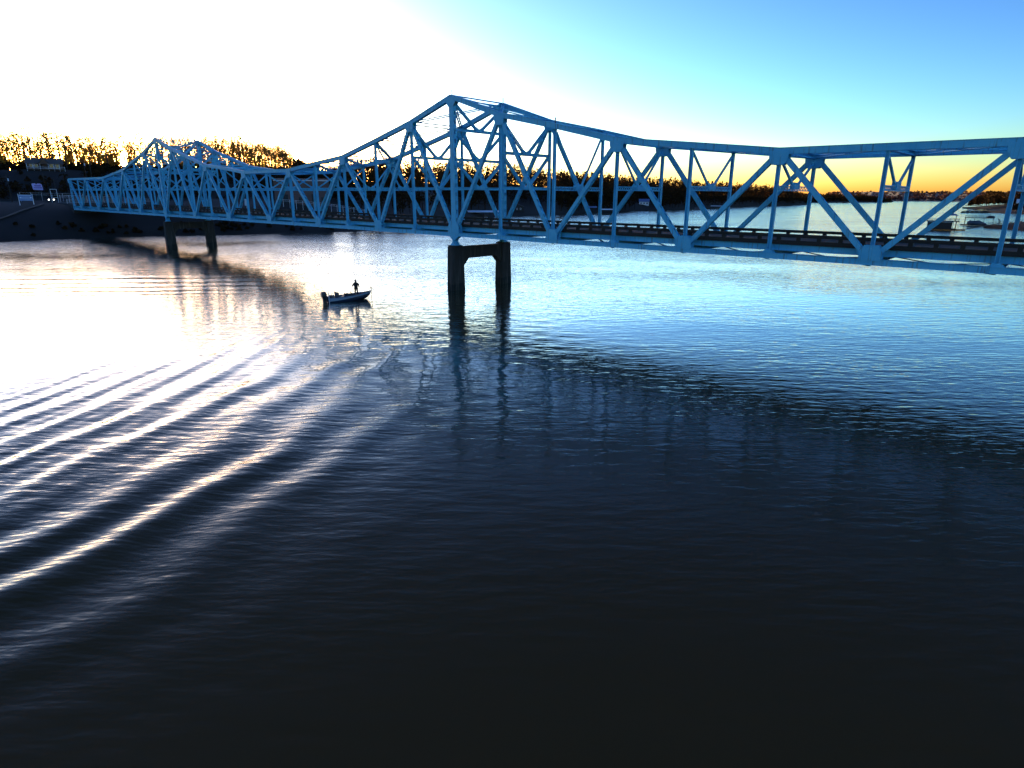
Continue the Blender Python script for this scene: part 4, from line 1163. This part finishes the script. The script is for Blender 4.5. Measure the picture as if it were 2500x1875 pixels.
for y in (-.62, .05, .62):
    se = MB().box(-1.35, -.75, y - .28, y + .28, .32, .66).build('seat', 'seat_vinyl', boat)
    MB().loft([[(-1.42 - dx, y - .27, z), (-1.28 - dx, y - .27, z), (-1.28 - dx, y + .27, z), (-1.42 - dx, y + .27, z)] for dx, z in ((0, .6), (.08, .95), (.14, 1.22))]).build('backrest', 'seat_vinyl', se)
mo = MB()
mo.loft([[(-3.55 + dx, -w, z), (-2.95 + dx2, -w, z), (-2.95 + dx2, w, z), (-3.55 + dx, w, z)] for z, w, dx, dx2 in ((.62, .22, .06, 0), (.80, .30, .0, .05), (1.10, .32, -.02, .05), (1.32, .28, .02, 0), (1.42, .18, .12, -.1))])
mo.build('outboard_motor', 'black_paint', boat)
MB().loft([[(x0, -w, z), (x1, -w, z), (x1, w, z), (x0, w, z)] for z, x0, x1, w in ((-.5, -3.3, -3.0, .06), (-.1, -3.38, -2.95, .12), (.30, -3.4, -2.92, .15), (.64, -3.45, -2.9, .20))]).build('motor_leg', 'black_paint', boat)
MB().box(-2.95, -2.72, -.22, .22, .1, .75).build('transom_bracket', 'black_paint', boat)
MB().tube([(-2.78, -.85, -.1), (-2.82, -.85, 1.55)], .045, 6).build('stern_pole', 'sign_white', boat)
MB().tube([(3.42, -.12, -.75), (3.42, -.12, 1.42)], .035, 6).build('trolling_motor', 'black_paint', boat)
MB().tube([(3.42, -.12, 1.38), (3.42, -.12, 1.66)], .09, 8).build('motor_head', 'black_paint', boat)
MB().bar((2.3, -.12, .98), (3.46, -.12, 1.05), .14, .10).build('motor_mount', 'black_paint', boat)
for i, (x, y, a, b, h) in enumerate(((-2.2, .35, .5, .7, .25), (-2.1, -.4, .35, .5, .32), (1.0, .45, .5, .35, .18))):
    MB().loft([[(x - a/2, y - b/2, .57 + .1 * (i == 2)), (x + a/2, y - b/2, .57 + .1 * (i == 2)), (x + a/2, y + b/2, .57 + .1 * (i == 2)), (x - a/2, y + b/2, .57 + .1 * (i == 2))], [(x - a/2.4, y - b/2.4, .57 + h), (x + a/2.4, y - b/2.4, .57 + h), (x + a/2.4, y + b/2.4, .57 + h), (x - a/2.4, y + b/2.4, .57 + h)]]).build('gear_bag', 'seat_vinyl', boat)

def skin_body(name, chains, m, parent, sub=2):
    """one continuous body grown with a Skin modifier from jointed chains of (point, radius)"""
    V, E, RAD, idx = [], [], [], {}
    def vid(p, r):
        k = tuple(round(c, 4) for c in p)
        if k not in idx: idx[k] = len(V); V.append(p); RAD.append(r)
        return idx[k]
    for ch in chains:
        ids = [vid(p, r) for p, r in ch]
        for a, b in zip(ids[:-1], ids[1:]): E.append((a, b))
    me = bpy.data.meshes.new(name); me.from_pydata(V, E, [])
    o = bpy.data.objects.new(name, me); COL.objects.link(o); o.parent = parent
    md = o.modifiers.new('skin', 'SKIN'); md.use_smooth_shade = True
    sv = me.skin_vertices[0].data
    for i, r in enumerate(RAD):
        sv[i].radius = (r, r) if not hasattr(r, '__len__') else r
    sv[0].use_root = True
    ss = o.modifiers.new('sub', 'SUBSURF'); ss.levels = sub; ss.render_levels = sub
    me.materials.append(MATS[m])
    return o
person = empty('person', (-22.55 + math.cos(BR) * 1.32 - math.sin(BR) * .05, 84.55 + math.sin(BR) * 1.32 + math.cos(BR) * .05, .715), BR - math.radians(60), 'person in dark clothes standing on the front deck of the boat with arms slightly spread', 'person')
person.scale = (1.28, 1.28, 1.07)
pel = (0, 0, .92)
chains = [[(pel, (.20, .16)), ((0, .0, 1.12), (.20, .15)), ((0, .01, 1.32), (.24, .165)), ((0, .01, 1.47), .13), ((0, .0, 1.555), .075), ((0, -.02, 1.63), .105), ((0, -.02, 1.72), .118), ((0, -.01, 1.79), .085)]]
for s in (-1, 1):
    chains.append([(pel, .155), ((s * .11, 0, .84), .13), ((s * .16, -.02 * s, .47), .095), ((s * .19, .03, .10), .068), ((s * .20, .02, .05), .045), ((s * .23, -.14, .035), .035)])
    chains.append([((0, .01, 1.40) if False else (0, .01, 1.32), .165), ((s * .21, .01, 1.42), .10), ((s * .37, .03, 1.19), .078), ((s * .47, -.05, .98), .055), ((s * .475, -.08, .90), .034)])
    for f, (dx, dy, dz) in enumerate(((.00, -.055, -.025), (.02, -.025, -.085), (.015, .0, -.095), (.005, .02, -.09), (-.01, .035, -.075))):
        b = (s * .475, -.08, .90)
        chains.append([(b, .034), ((b[0] + s * dx * .6, b[1] + dy * .6, b[2] + dz * .55), .013), ((b[0] + s * dx, b[1] + dy - .012, b[2] + dz), .010)])
skin_body('body', chains, 'dark_cloth', person)
fa = MB(); fa.loft([[(math.cos(t) * r_, -.075 - .045 * k + math.sin(t) * .01, 1.69 + math.sin(t) * r_ * 1.3) for t in [j * math.pi / 4 for j in range(8)]] for k, r_ in ((0, .075), (.8, .06), (1.1, .02))]); fa.build('face', 'skin', person, True)
ca = MB(); ca.loft([[(math.cos(t) * r_, -.015 + math.sin(t) * r_ * 1.1, z) for t in [j * math.pi / 5 for j in range(10)]] for z, r_ in ((1.745, .108), (1.80, .10), (1.85, .06), (1.865, .01))]); ca.extrude([(-.08, -.11, 1.75), (.08, -.11, 1.75), (.05, -.20, 1.745), (-.05, -.20, 1.745)], (0, 0, 0), (0, 0, .012)); ca.build('cap', 'dark_cloth', person, True)
